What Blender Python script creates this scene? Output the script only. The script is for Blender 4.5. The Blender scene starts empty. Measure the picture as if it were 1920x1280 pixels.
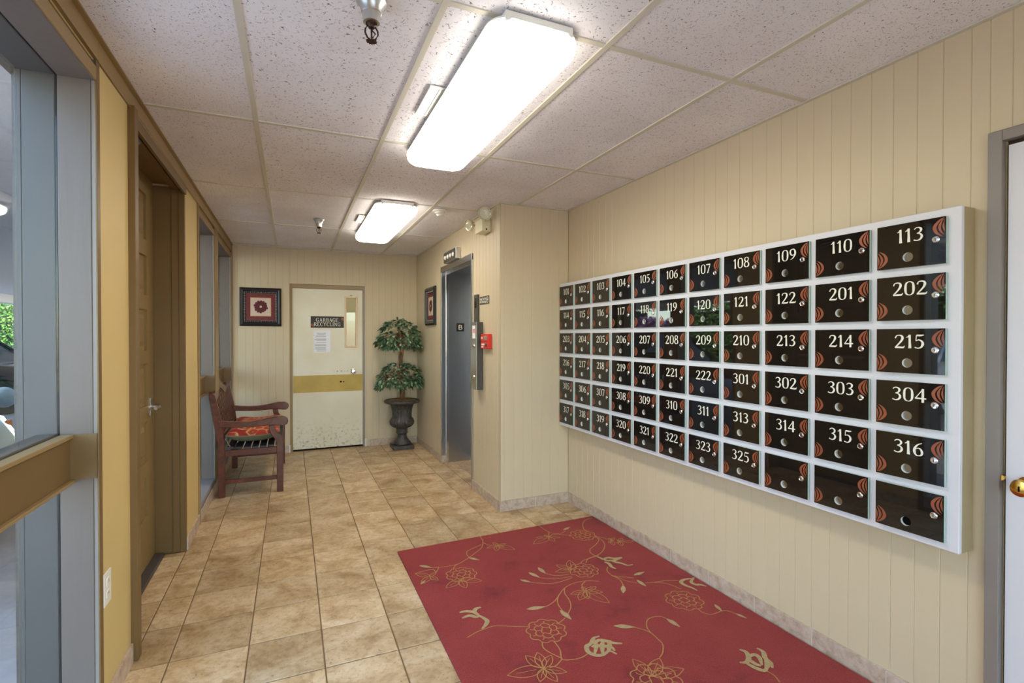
import bpy, math, random
from mathutils import Vector, Matrix
random.seed(11)
PI = math.pi
sc = bpy.context.scene
COL = sc.collection

# ------------------------------------------------------------------ camera, sky, sun, exposure
cam = bpy.data.cameras.new('camera')
cam.sensor_fit = 'HORIZONTAL'; cam.sensor_width = 36.0
cam.lens = 943.51 / 1920 * 36.0
cam.clip_start = 0.02; cam.clip_end = 300
camo = bpy.data.objects.new('camera', cam); COL.objects.link(camo)
camo.location = (0, 0, 1.384)
camo.rotation_mode = 'XYZ'
camo.rotation_euler = (PI/2 - 0.00913, 0.0, -0.412696)
sc.camera = camo
sc.view_settings.view_transform = 'Standard'
sc.view_settings.look = 'None'
sc.view_settings.gamma = 1.0
sc.view_settings.use_curve_mapping = False
sc.view_settings.exposure = 1.0
world = bpy.data.worlds.new('sky'); sc.world = world; world.use_nodes = True
wn = world.node_tree; bg = wn.nodes['Background']
sky = wn.nodes.new('ShaderNodeTexSky'); sky.sky_type = 'NISHITA'; sky.sun_disc = False
sky.sun_elevation = math.radians(52); sky.sun_rotation = math.radians(140)
sky.air_density = 1.0; sky.dust_density = 0.6
wn.links.new(sky.outputs[0], bg.inputs[0]); bg.inputs[1].default_value = 0.85
sl = bpy.data.lights.new('sun', 'SUN'); sl.energy = 7.0; sl.angle = math.radians(0.6); sl.color = (1, 0.95, 0.86)
so = bpy.data.objects.new('sun', sl); COL.objects.link(so)
so.rotation_euler = Vector((-0.5, 0.6, -1.0)).to_track_quat('-Z', 'Y').to_euler()   # high sun from behind the building
so.location = (-10, 0, 12)
LAMP = 8.0          # radiance of the ceiling light lenses

# ------------------------------------------------------------------ materials
def mat(name, col, rough=0.5, metal=0.0, spec=0.5):
    m = bpy.data.materials.new(name); m.use_nodes = True
    b = m.node_tree.nodes['Principled BSDF']
    b.inputs['Base Color'].default_value = (*col, 1)
    b.inputs['Roughness'].default_value = rough
    b.inputs['Metallic'].default_value = metal
    b.inputs['Specular IOR Level'].default_value = spec
    return m
def S(r, g, b):   # display value 0-255 to linear
    f = lambda c: (c/255/12.92) if c/255 <= 0.04045 else ((c/255+0.055)/1.055)**2.4
    return (f(r), f(g), f(b))
class N:
    def __init__(s, m):
        s.m = m; s.t = m.node_tree; s.b = s.t.nodes['Principled BSDF']
    def n(s, k, **kw):
        x = s.t.nodes.new('ShaderNode' + k)
        for a, v in kw.items():
            if a in ('operation', 'blend_type', 'data_type', 'feature', 'noise_dimensions', 'wave_type', 'bands_direction', 'distribution', 'rings_direction'): setattr(x, a, v)
            else: x.inputs[a].default_value = v
        return x
    def l(s, a, b): s.t.links.new(a, b)
    def coords(s, scale=(1, 1, 1), rnd=False):
        tc = s.n('TexCoord'); mp = s.n('Mapping'); mp.inputs['Scale'].default_value = scale
        s.l(tc.outputs['Object'], mp.inputs['Vector'])
        if rnd:
            oi = s.n('ObjectInfo'); mu = s.n('Math', operation='MULTIPLY'); mu.inputs[1].default_value = 57.0
            s.l(oi.outputs['Random'], mu.inputs[0])
            va = s.n('VectorMath', operation='ADD'); s.l(tc.outputs['Object'], va.inputs[0]); s.l(mu.outputs[0], va.inputs[1])
            s.l(va.outputs[0], mp.inputs['Vector'])
        return mp.outputs[0]
    def ramp(s, src, stops):
        r = s.n('ValToRGB'); e = r.color_ramp.elements
        while len(e) < len(stops): e.new(0.5)
        for i, (p, c) in enumerate(stops):
            e[i].position = p; e[i].color = (*c, 1) if len(c) == 3 else c
        s.l(src, r.inputs[0]); return r.outputs[0]
    def mixc(s, fac, a, b, mode='MIX'):
        x = s.n('MixRGB', blend_type=mode)
        for i, v in ((0, fac), (1, a), (2, b)):
            if hasattr(v, 'links') or hasattr(v, 'is_output'): s.l(v, x.inputs[i])
            else: x.inputs[i].default_value = (*v, 1) if isinstance(v, tuple) else v
        return x.outputs[0]
    def bump(s, src, strength=0.3, dist=0.002):
        x = s.n('Bump'); x.inputs['Strength'].default_value = strength; x.inputs['Distance'].default_value = dist
        s.l(src, x.inputs['Height']); s.l(x.outputs[0], s.b.inputs['Normal'])
def math_(q, op, a, b=None):
    x = q.n('Math', operation=op)
    for i, v in ((0, a), (1, b)):
        if v is None: continue
        if hasattr(v, 'is_output'): q.l(v, x.inputs[i])
        else: x.inputs[i].default_value = v
    return x.outputs[0]
def painted(name, col, rough=0.45, var=0.06, bump=0.12, scale=3.0, grain=None):
    m = mat(name, col, rough); q = N(m); v = q.coords((1, 1, 1), rnd=False)
    n1 = q.n('TexNoise', Scale=scale, Detail=4.0); q.l(v, n1.inputs['Vector'])
    c = q.ramp(n1.outputs[0], [(0.3, tuple(x*(1-var) for x in col)), (0.7, tuple(min(1, x*(1+var)) for x in col))])
    q.l(c, q.b.inputs['Base Color'])
    if grain:
        v2 = q.coords(grain); n2 = q.n('TexNoise', Scale=14.0, Detail=5.0, Distortion=1.2)
    else:
        v2 = v; n2 = q.n('TexNoise', Scale=160.0, Detail=2.0)
    q.l(v2, n2.inputs['Vector']); q.bump(n2.outputs[0], bump, 0.002)
    return m
M = {}
M['wall'] = painted('cream board paint', S(206, 189, 159), 0.5, 0.02, 0.05)
M['yellow'] = painted('yellow wall paint', S(208, 182, 122), 0.55, 0.03, 0.10)
M['brown'] = painted('olive brown trim paint', S(113, 87, 49), 0.4, 0.06, 0.10)
M['door_brown'] = painted('lighter olive brown', S(138, 113, 70), 0.4, 0.06, 0.10)  # a lighter olive brown than the trim
M['tan'] = painted('tan trim paint', S(148, 122, 80), 0.4, 0.05, 0.10)
M['taupe'] = painted('taupe frame paint', S(104, 92, 84), 0.42, 0.05, 0.6, 3.0, (1.0, 1.0, 0.12))
M['grey'] = painted('blue grey frame paint', S(72, 67, 64), 0.45, 0.05, 0.20, 3.0, (1.0, 1.0, 0.15))
M['taupe_trim'] = painted('taupe door casing paint', S(134, 124, 118), 0.4, 0.05, 0.08)
M['sill'] = painted('pale grey sill paint', S(150, 148, 152), 0.45, 0.05, 0.15)
M['white'] = painted('white enamel', S(216, 213, 219), 0.35, 0.015, 0.04)
M['white_plastic'] = mat('white plastic', S(232, 230, 222), 0.35)
M['cream_metal'] = mat('cream enamelled metal', S(222, 214, 180), 0.35)
M['black_void'] = mat('dark void', (0.006, 0.006, 0.006), 0.9, 0, 0.0)
M['mailside'] = painted('tan cabinet side paint', S(166, 146, 112), 0.5, 0.04, 0.06)
M['brass'] = mat('polished brass', S(214, 170, 84), 0.2, 1.0)
M['chrome'] = mat('chrome', (0.82, 0.83, 0.85), 0.12, 1.0)
M['satin'] = mat('satin metal', (0.62, 0.62, 0.60), 0.32, 1.0)
M['mirror_dark'] = mat('grey metal plate', (0.36, 0.37, 0.38), 0.14, 1.0)
M['dark_metal'] = mat('dark bronze metal', S(74, 56, 48), 0.4, 0.8)
M['glasscut'] = mat('polished glass edge', S(176, 200, 186), 0.15)
M['number'] = mat('cream lettering', S(232, 228, 212), 0.45)
M['decal'] = mat('copper leaf decal', S(150, 80, 52), 0.35, 0.2)
M['red'] = mat('red enamel', S(212, 44, 30), 0.35)
M['charcoal'] = mat('charcoal plastic', S(70, 68, 64), 0.4)
M['sign'] = mat('black sign plate', S(34, 28, 24), 0.5)
M['paper'] = mat('white paper', S(238, 238, 244), 0.7)
M['ink'] = mat('grey print', S(120, 112, 122), 0.7)
M['gold'] = painted('worn gold paint', S(186, 156, 66), 0.4, 0.10, 0.08, 6.0, (0.2, 1, 1))
M['lite_wood'] = mat('pale wood bead', S(226, 200, 164), 0.45)
M['rubber'] = mat('black rubber', (0.02, 0.02, 0.02), 0.7)
M['soil'] = None

def m_steel():
    m = mat('brushed stainless steel', (0.50, 0.51, 0.54), 0.26, 1.0); q = N(m)
    v = q.coords((8, 8, 220)); n = q.n('TexNoise', Scale=3.0, Detail=2.0); q.l(v, n.inputs['Vector'])
    q.bump(n.outputs[0], 0.04, 0.001); return m
M['steel'] = m_steel()
def m_glassblack():
    m = mat('black back-painted glass', (0.010, 0.008, 0.007), 0.02, 0.0, 0.55); return m
M['doorglass'] = m_glassblack()
def m_pane(name='window glass', tint=(0.93, 0.97, 0.96)):
    m = bpy.data.materials.new(name); m.use_nodes = True; t = m.node_tree
    t.nodes.remove(t.nodes['Principled BSDF']); out = t.nodes['Material Output']
    tr = t.nodes.new('ShaderNodeBsdfTransparent'); tr.inputs[0].default_value = (*tint, 1)
    gl = t.nodes.new('ShaderNodeBsdfGlossy'); gl.inputs['Roughness'].default_value = 0.02
    fr = t.nodes.new('ShaderNodeFresnel'); ge = t.nodes.new('ShaderNodeNewGeometry')
    io = t.nodes.new('ShaderNodeMapRange'); io.inputs['To Min'].default_value = 1.45; io.inputs['To Max'].default_value = 1/1.45
    t.links.new(ge.outputs['Backfacing'], io.inputs['Value']); t.links.new(io.outputs[0], fr.inputs[0])
    mx = t.nodes.new('ShaderNodeMixShader')
    t.links.new(fr.outputs[0], mx.inputs[0]); t.links.new(tr.outputs[0], mx.inputs[1]); t.links.new(gl.outputs[0], mx.inputs[2])
    t.links.new(mx.outputs[0], out.inputs[0]); return m
M['pane'] = m_pane()
M['lamp_glass'] = m_pane('clear lamp glass', (0.97, 0.97, 0.96))
def m_emit(name, col, s):
    m = mat(name, (0.9, 0.9, 0.9), 0.4); b = m.node_tree.nodes['Principled BSDF']
    b.inputs['Emission Color'].default_value = (*col, 1); b.inputs['Emission Strength'].default_value = s; return m
M['lens'] = m_emit('lit diffuser', (1.0, 0.93, 0.80), LAMP)
M['lens_side'] = m_emit('lit diffuser side', (1.0, 0.95, 0.84), LAMP*0.5)
def m_tile():
    m = mat('travertine floor tile', S(190, 160, 118), 0.33); q = N(m)
    v = q.coords((1, 1, 1), rnd=True)
    n1 = q.n('TexNoise', Scale=5.5, Detail=7.0, Roughness=0.62, Distortion=0.6); q.l(v, n1.inputs['Vector'])
    c1 = q.ramp(n1.outputs[0], [(0.30, S(160, 128, 88)), (0.46, S(192, 162, 120)), (0.58, S(210, 184, 146)), (0.74, S(224, 204, 172))])
    n2 = q.n('TexNoise', Scale=38.0, Detail=5.0, Roughness=0.7); q.l(v, n2.inputs['Vector'])
    d = q.ramp(n2.outputs[0], [(0.35, (0.62, 0.54, 0.44)), (0.52, (1, 1, 1))])
    c = q.mixc(0.55, c1, d, 'MULTIPLY')
    n3 = q.n('TexNoise', Scale=85.0, Detail=3.0, Distortion=0.8); q.l(v, n3.inputs['Vector'])
    pit = q.ramp(n3.outputs[0], [(0.28, (0.30, 0.22, 0.15)), (0.35, (1, 1, 1))])
    c = q.mixc(0.8, c, pit, 'MULTIPLY')
    oi = q.n('ObjectInfo'); hv = q.n('HueSaturation'); q.l(c, hv.inputs['Color'])
    mr = q.n('MapRange'); mr.inputs['To Min'].default_value = 0.84; mr.inputs['To Max'].default_value = 1.10
    q.l(oi.outputs['Random'], mr.inputs['Value']); q.l(mr.outputs[0], hv.inputs['Value'])
    q.l(hv.outputs[0], q.b.inputs['Base Color'])
    q.l(q.ramp(n2.outputs[0], [(0.3, (0.5,)*3), (0.7, (0.27,)*3)]), q.b.inputs['Roughness'])
    q.bump(n2.outputs[0], 0.25, 0.002); return m
M['tile'] = m_tile()
def m_base():
    m = mat('pinkish travertine base tile', S(186, 166, 146), 0.4); q = N(m); v = q.coords(rnd=True)
    n1 = q.n('TexNoise', Scale=22.0, Detail=6.0, Roughness=0.7); q.l(v, n1.inputs['Vector'])
    q.l(q.ramp(n1.outputs[0], [(0.3, S(160, 136, 116)), (0.5, S(190, 168, 148)), (0.72, S(212, 196, 182))]), q.b.inputs['Base Color'])
    q.bump(n1.outputs[0], 0.2, 0.002); return m
M['base'] = m_base()
M['grout'] = mat('brown grout', S(128, 102, 74), 0.9)
M['light_grout'] = mat('pale grout', S(214, 206, 194), 0.9)
def m_ceil(name, wscale, mask_lo, pins):
    m = mat(name, S(214, 208, 204), 0.9, 0, 0.1); q = N(m); v = q.coords(rnd=True)
    n1 = q.n('TexNoise', Scale=wscale, Detail=1.0, Distortion=0.7); q.l(v, n1.inputs['Vector'])
    rid = math_(q, 'ABSOLUTE', math_(q, 'SUBTRACT', n1.outputs[0], 0.5))
    line = q.ramp(rid, [(0.008, (1, 1, 1)), (0.022, (0, 0, 0))])
    n2 = q.n('TexNoise', Scale=wscale*1.7, Detail=1.0); n2v = q.n('VectorMath', operation='ADD'); n2v.inputs[1].default_value = (7.3, 2.1, 4.4)
    q.l(v, n2v.inputs[0]); q.l(n2v.outputs[0], n2.inputs['Vector'])
    msk = q.ramp(n2.outputs[0], [(mask_lo, (0, 0, 0)), (mask_lo + 0.03, (1, 1, 1))])
    worm = q.mixc(1.0, line, msk, 'MULTIPLY')
    vo = q.n('TexVoronoi', Scale=pins); q.l(v, vo.inputs['Vector'])
    pin = q.ramp(vo.outputs['Distance'], [(0.13, (1, 1, 1)), (0.22, (0, 0, 0))])
    vk = q.n('TexNoise', Scale=pins*0.6); q.l(v, vk.inputs['Vector'])
    pin = q.mixc(1.0, pin, q.ramp(vk.outputs[0], [(0.5, (0, 0, 0)), (0.56, (1, 1, 1))]), 'MULTIPLY')
    allm = q.mixc(1.0, worm, q.mixc(0.55, (0.0, 0.0, 0.0), pin), 'ADD')
    n3 = q.n('TexNoise', Scale=2.2, Detail=3.0); q.l(v, n3.inputs['Vector'])
    base = q.ramp(n3.outputs[0], [(0.35, S(230, 225, 227)), (0.65, S(240, 237, 240))])
    q.l(q.mixc(allm, base, S(126, 116, 112)), q.b.inputs['Base Color'])
    inv = math_(q, 'SUBTRACT', 1.0, allm); n4 = q.n('TexNoise', Scale=260.0, Detail=2.0); q.l(v, n4.inputs['Vector'])
    q.bump(math_(q, 'ADD', inv, math_(q, 'MULTIPLY', n4.outputs[0], 0.25)), 0.5, 0.002); return m
M['ceil_coarse'] = m_ceil('fissured ceiling board', 46, 0.52, 170)
M['ceil_fine'] = m_ceil('fine fissured ceiling board', 74, 0.52, 260)
M['tbar'] = mat('cream ceiling grid', S(206, 200, 184), 0.5)
def m_rug():
    m = mat('red rug pile', S(160, 60, 60), 0.95, 0, 0.1); q = N(m); v = q.coords()
    n1 = q.n('TexNoise', Scale=3.0, Detail=5.0, Roughness=0.6); q.l(v, n1.inputs['Vector'])
    c = q.ramp(n1.outputs[0], [(0.30, S(124, 45, 48)), (0.44, S(154, 58, 55)), (0.75, S(165, 68, 62))])
    n2 = q.n('TexNoise', Scale=230.0, Detail=2.0); q.l(v, n2.inputs['Vector'])
    c = q.mixc(0.6, c, q.ramp(n2.outputs[0], [(0.3, (0.55,)*3), (0.65, (1.15,)*3)]), 'MULTIPLY')
    q.l(c, q.b.inputs['Base Color']); q.bump(n2.outputs[0], 1.0, 0.006)
    q.b.inputs['Sheen Weight'].default_value = 0.08; q.b.inputs['Sheen Roughness'].default_value = 0.5; return m
M['rug'] = m_rug()
M['rug_gold'] = painted('gold rug yarn', S(178, 130, 76), 0.9, 0.12, 0.4, 90.0)
M['rug_sage'] = painted('sage rug yarn', S(172, 150, 108), 0.9, 0.15, 0.4, 90.0)
def m_wood():
    m = mat('red brown stained hardwood', S(104, 44, 30), 0.3); q = N(m); v = q.coords((3, 3, 3))
    n1 = q.n('TexNoise', Scale=5.0, Detail=6.0, Distortion=1.5); q.l(v, n1.inputs['Vector'])
    q.l(q.ramp(n1.outputs[0], [(0.3, S(66, 29, 17)), (0.55, S(92, 42, 24)), (0.8, S(112, 54, 30))]), q.b.inputs['Base Color'])
    q.b.inputs['Coat Weight'].default_value = 0.1; return m
M['wood'] = m_wood()
def m_cushion():
    m = mat('red floral cushion cloth', S(176, 60, 40), 0.85); q = N(m); v = q.coords()
    n0 = q.n('TexNoise', Scale=6.0, Detail=2.0); q.l(v, n0.inputs['Vector'])
    dv = q.n('VectorMath', operation='ADD'); q.l(v, dv.inputs[0])
    sv = q.n('VectorMath', operation='SCALE'); sv.inputs['Scale'].default_value = 0.12; q.l(n0.outputs['Color'], sv.inputs[0]); q.l(sv.outputs[0], dv.inputs[1])
    vo = q.n('TexVoronoi', Scale=8.5); q.l(dv.outputs[0], vo.inputs['Vector'])
    c = q.ramp(vo.outputs['Distance'], [(0.0, S(196, 150, 84)), (0.16, S(206, 170, 108)), (0.22, S(120, 84, 50)), (0.27, S(180, 52, 38)), (0.42, S(190, 62, 42)), (0.50, S(208, 176, 118)), (0.56, S(172, 44, 36)), (0.9, S(140, 40, 36))])
    q.l(c, q.b.inputs['Base Color']); n2 = q.n('TexNoise', Scale=300.0); q.l(v, n2.inputs['Vector']); q.bump(n2.outputs[0], 0.3, 0.002); return m
M['cushion'] = m_cushion()
M['cushion_back'] = mat('sage cushion underside cloth', S(122, 120, 92), 0.9)
def m_leaf(name, a, b, c, rough=0.45):
    m = mat(name, b, rough); q = N(m); oi = q.n('NewGeometry')
    q.l(q.ramp(oi.outputs['Random Per Island'], [(0.0, a), (0.55, b), (1.0, c)]), q.b.inputs['Base Color'])
    q.b.inputs['Specular IOR Level'].default_value = 0.45; return m
M['leaf'] = m_leaf('silk tree leaves', S(48, 74, 54), S(84, 116, 82), S(160, 184, 150))
M['hedge'] = m_leaf('hedge leaves', S(30, 66, 24), S(66, 120, 40), S(140, 180, 70), 0.6)
M['purple_leaf'] = m_leaf('purple shrub leaves', S(66, 30, 60), S(120, 70, 118), S(190, 140, 190), 0.6)
M['hedge_core'] = mat('dark green hedge core', S(22, 34, 16), 0.9)  # dark green box inside the hedge leaves
def m_bark():
    m = mat('brown bark', S(120, 84, 58), 0.8); q = N(m); v = q.coords((1, 1, 0.3))
    n1 = q.n('TexNoise', Scale=60.0, Detail=4.0); q.l(v, n1.inputs['Vector'])
    q.l(q.ramp(n1.outputs[0], [(0.3, S(84, 54, 38)), (0.7, S(150, 110, 78))]), q.b.inputs['Base Color']); q.bump(n1.outputs[0], 0.5, 0.004); return m
M['bark'] = m_bark()
def chips(m):
    q = N(m); v = q.coords((1, 1, 0.7)); n = q.n('TexNoise', Scale=34.0, Detail=3.0, Distortion=0.5); q.l(v, n.inputs['Vector'])
    f = q.ramp(n.outputs[0], [(0.735, (0, 0, 0)), (0.75, (1, 1, 1))])
    old = q.b.inputs['Base Color'].links[0].from_socket
    q.l(q.mixc(f, old, S(226, 218, 196)), q.b.inputs['Base Color'])
chips(M['door_brown'])
def m_urn():
    m = mat('charcoal cast urn', S(72, 68, 66), 0.55, 0.2); q = N(m); v = q.coords()
    n1 = q.n('TexNoise', Scale=30.0, Detail=5.0); q.l(v, n1.inputs['Vector'])
    q.l(q.ramp(n1.outputs[0], [(0.3, S(52, 48, 48)), (0.7, S(88, 84, 82))]), q.b.inputs['Base Color']); q.bump(n1.outputs[0], 0.3, 0.002); return m
M['urn'] = m_urn()
M['moss'] = painted('dry moss', S(134, 106, 60), 0.95, 0.4, 1.0, 60.0)
M['slatdark'] = mat('dark slats', S(44, 36, 44), 0.45)
def m_concrete():
    m = mat('carport concrete', S(150, 148, 152), 0.85); q = N(m); v = q.coords()
    n1 = q.n('TexNoise', Scale=1.5, Detail=8.0, Roughness=0.65); q.l(v, n1.inputs['Vector'])
    q.l(q.ramp(n1.outputs[0], [(0.3, S(132, 130, 134)), (0.7, S(172, 170, 174))]), q.b.inputs['Base Color'])
    q.bump(n1.outputs[0], 0.5, 0.01); return m
M['concrete'] = m_concrete()
M['stucco'] = painted('pale stucco soffit', S(206, 204, 210), 0.8, 0.04, 0.5, 30.0)
M['carwhite'] = mat('silver white car paint', S(206, 208, 214), 0.15, 0.1); M['carwhite'].node_tree.nodes['Principled BSDF'].inputs['Coat Weight'].default_value = 1.0
M['cardark'] = mat('dark blue car paint', S(30, 34, 48), 0.15, 0.1); M['cardark'].node_tree.nodes['Principled BSDF'].inputs['Coat Weight'].default_value = 1.0
M['carglass'] = mat('tinted car glass', (0.02, 0.025, 0.03), 0.03)
M['amber'] = mat('amber lamp lens', S(230, 120, 50), 0.15)
M['tarp'] = mat('grey tarpaulin', S(150, 148, 160), 0.6)
M['mat_pink'] = painted('burgundy mat board', S(116, 44, 50), 0.7, 0.45, 0.1, 120.0)
M['artpaper'] = painted('cream art paper', S(214, 190, 176), 0.7, 0.05, 0.0, 12.0)
M['burgundy'] = mat('burgundy petals', S(92, 26, 34), 0.7)
M['fillet'] = mat('gold fillet', S(206, 176, 120), 0.4)
M['petal_eye'] = mat('pale eye of flower', S(200, 196, 172), 0.6)
M['frame_black'] = mat('dark carved frame', S(44, 40, 44), 0.3, 0.1)
M['bead'] = mat('silvered beads', S(150, 150, 146), 0.3, 0.6)
M['store'] = mat('beige store room wall', S(150, 140, 112), 0.8)
M['cardboard'] = mat('brown board', S(126, 92, 56), 0.8)

# ------------------------------------------------------------------ mesh helpers
class MB:
    def __init__(s): s.v = []; s.f = []; s.mi = []; s.cur = 0
    def face(s, *pts):
        b = len(s.v); s.v += [tuple(p) for p in pts]; s.f.append(tuple(range(b, b+len(pts)))); s.mi.append(s.cur); return s
    def add(s, v, f):
        b = len(s.v); s.v += [tuple(p) for p in v]
        for q in f: s.f.append(tuple(b+i for i in q)); s.mi.append(s.cur)
        return s
    def box(s, x0, x1, y0, y1, z0, z1):
        v = [(x, y, z) for z in (z0, z1) for y in (y0, y1) for x in (x0, x1)]
        return s.add(v, [(0, 2, 3, 1), (4, 5, 7, 6), (0, 1, 5, 4), (2, 6, 7, 3), (0, 4, 6, 2), (1, 3, 7, 5)])
    def prism(s, poly, axis, a, b):
        n = len(poly)
        def P(u, w, t): return {'x': (t, u, w), 'y': (u, t, w), 'z': (u, w, t)}[axis]
        v = [P(u, w, a) for u, w in poly] + [P(u, w, b) for u, w in poly]
        f = [tuple(range(n-1, -1, -1)), tuple(range(n, 2*n))] + [(i, (i+1) % n, n+(i+1) % n, n+i) for i in range(n)]
        return s.add(v, f)
    def loft(s, rings, cap=True):
        n = len(rings[0]); v = [p for r in rings for p in r]; f = []
        for k in range(len(rings)-1):
            for i in range(n):
                j = (i+1) % n; f.append((k*n+i, k*n+j, (k+1)*n+j, (k+1)*n+i))
        if cap: f.append(tuple(range(n-1, -1, -1))); f.append(tuple(range((len(rings)-1)*n, len(rings)*n)))
        return s.add(v, f)
    def tube(s, path, rad, seg=8, closed=False):
        path = [Vector(p) for p in path]; rings = []
        for i, p in enumerate(path):
            a = path[max(0, i-1)]; b = path[min(len(path)-1, i+1)]
            if closed: a = path[i-1]; b = path[(i+1) % len(path)]
            d = (b-a).normalized(); up = Vector((0, 0, 1)) if abs(d.z) < 0.9 else Vector((1, 0, 0))
            u = d.cross(up).normalized(); w = u.cross(d)
            r = rad[i] if isinstance(rad, (list, tuple)) else rad
            rings.append([p + (u*math.cos(2*PI*k/seg) + w*math.sin(2*PI*k/seg))*r for k in range(seg)])
        if closed: rings.append(rings[0])
        return s.loft(rings, not closed)
    def lathe(s, prof, seg=24, c=(0, 0, 0), axis='z', flute=None):
        rings = []
        for i, (r, h) in enumerate(prof):
            ring = []
            for k in range(seg):
                a = 2*PI*k/seg; rr = max(r, 1e-5)
                if flute and flute[0] <= i <= flute[1]: rr *= 1 + flute[3]*abs(math.cos(a*flute[2]/2)) - flute[3]
                x, y = rr*math.cos(a), rr*math.sin(a)
                ring.append({'z': (c[0]+x, c[1]+y, c[2]+h), 'x': (c[0]+h, c[1]+x, c[2]+y), 'y': (c[0]+y, c[1]+h, c[2]+x)}[axis])
            rings.append(ring)
        return s.loft(rings)
    def mesh(s, name, mats, smooth=False):
        me = bpy.data.meshes.new(name); me.from_pydata(s.v, [], s.f)
        for m in (mats if isinstance(mats, (list, tuple)) else [mats]): me.materials.append(m)
        if any(s.mi): me.polygons.foreach_set('material_index', s.mi)
        me.update()
        import bmesh
        bm = bmesh.new(); bm.from_mesh(me); bmesh.ops.recalc_face_normals(bm, faces=bm.faces) if s.recalc else None
        bm.to_mesh(me); bm.free()
        if smooth: me.shade_smooth()
        return me
    recalc = True
    lift = 0
def link(name, data, parent=None, loc=(0, 0, 0), rot=(0, 0, 0)):
    o = bpy.data.objects.new(name, data); COL.objects.link(o); o.location = loc; o.rotation_euler = rot
    if parent: o.parent = parent
    return o
def put(name, mb, m, parent=None, loc=(0, 0, 0), rot=(0, 0, 0), smooth=False, bevel=0, label=None, auto=None):
    o = link(name, mb.mesh(name, m, smooth), parent, loc, rot)
    if bevel:
        b = o.modifiers.new('bevel', 'BEVEL'); b.width = bevel; b.segments = 2; b.limit_method = 'ANGLE'; b.angle_limit = math.radians(40)
    if smooth and auto is not None: o.data.set_sharp_from_angle(angle=math.radians(auto))
    if label: o['label'] = label
    return o
def tag(o, label, cat, group=None):
    o['label'] = label; o['category'] = cat
    if group: o['group'] = group
    return o
def thing(name, label, cat, loc=(0, 0, 0), rot=(0, 0, 0), group=None): return tag(link(name, None, None, loc, rot), label, cat, group)
def struct(name, mb, m, label=None, **kw):
    o = put(name, mb, m, **kw); o['kind'] = 'structure'
    if label: o['label'] = label
    return o
def B(x0, x1, y0, y1, z0, z1): return MB().box(x0, x1, y0, y1, z0, z1)
def flat(o): o.data.shade_flat(); return o
def smooth_pts(p, n=5, closed=False):
    p = [Vector(q) for q in p]; out = []; N_ = len(p)
    rng = range(N_ if closed else N_-1)
    for i in rng:
        p0 = p[i-1] if (i > 0 or closed) else p[0]; p1 = p[i]; p2 = p[(i+1) % N_]; p3 = p[(i+2) % N_] if (closed or i+2 < N_) else p[-1]
        for k in range(n):
            t = k/n; out.append(0.5*((2*p1)+(-p0+p2)*t+(2*p0-5*p1+4*p2-p3)*t*t+(-p0+3*p1-3*p2+p3)*t**3))
    if not closed: out.append(p[-1])
    return out
def ribbon(mb, pts, w, P, n=5, closed=False):
    """flat ribbon through 2-D points; w a width or one width per point; P maps (u, v) to 3-D"""
    q = [Vector((a[0], a[1], (w[i] if isinstance(w, (list, tuple)) else w))) for i, a in enumerate(pts)]
    s = smooth_pts(q, n, closed)
    L, R = [], []
    for i, p in enumerate(s):
        a = s[i-1] if (i > 0 or closed) else s[0]; b = s[(i+1) % len(s)] if (closed or i+1 < len(s)) else s[-1]
        d = Vector((b.x-a.x, b.y-a.y)); d = d.normalized() if d.length > 1e-9 else Vector((1, 0))
        nrm = Vector((-d.y, d.x))*abs(p.z)/2
        L.append(P(p.x+nrm.x, p.y+nrm.y)); R.append(P(p.x-nrm.x, p.y-nrm.y))
    m = len(s); rr = range(m if closed else m-1)
    O_ = Vector(P(0, 0)); nz = (Vector(P(1, 0))-O_).cross(Vector(P(0, 1))-O_)*(0.00006*(mb.lift % 9)); mb.lift += 1
    L = [Vector(x)+nz for x in L]; R = [Vector(x)+nz for x in R]
    base = len(mb.v); mb.v += [tuple(x) for x in L+R]
    for i in rr:
        j = (i+1) % m; mb.f.append((base+m+i, base+m+j, base+j, base+i)); mb.mi.append(mb.cur)
    return mb

# ------------------------------------------------------------------ setting: sizes (metres)
XL, XR, XJ, YJ, YB, ZC, YN = -0.631, 2.127, 1.513, 3.68, 6.574, 2.439, -1.5
TT = 0.012     # board thickness
HB = 0.084     # base tile height

# floor
floor = struct('floor', MB().box(XL-0.22, XR+0.15, YN, YB+0.05, -0.12, -0.004).box(XJ, 2.05, 4.37, 5.37, -0.12, -0.0035), M['grout'], 'square beige travertine tile floor with brown grout')
tile_mesh = {}
def tile_of(w, d):
    k = (round(w, 3), round(d, 3))
    if k not in tile_mesh:
        g = 0.0028; c = 0.003
        x0, x1, y0, y1 = g, k[0]-g, g, k[1]-g
        r = lambda i, z: [(x0+i, y0+i, z), (x1-i, y0+i, z), (x1-i, y1-i, z), (x0+i, y1-i, z)]
        tile_mesh[k] = MB().loft([r(0, -0.008), r(0, -c*0.6), r(c, 0)]).mesh('floor_tile', M['tile'])
    return tile_mesh[k]
TS = 0.3048
xs = [XL] + [-0.485 + TS*i for i in range(9)] + [XR]
ys = [2.536 + TS*j for j in range(-9, 14)] + [YB+0.03]
for j in range(len(ys)-1):
    for i in range(len(xs)-1):
        x0, x1, y0, y1 = xs[i], xs[i+1], ys[j], ys[j+1]
        if y0 >= YJ-0.02:
            if x0 > XJ: continue
            if x1 > XJ: x1 = XJ+0.01
        if y0 < YJ-0.02 and y1 > YJ and x0 > XJ: y1 = YJ
        t = link('floor_tile', tile_of(x1-x0, y1-y0), floor, (x0, y0, 0))
        t.location.z = random.uniform(-0.0006, 0.0003)
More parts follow.
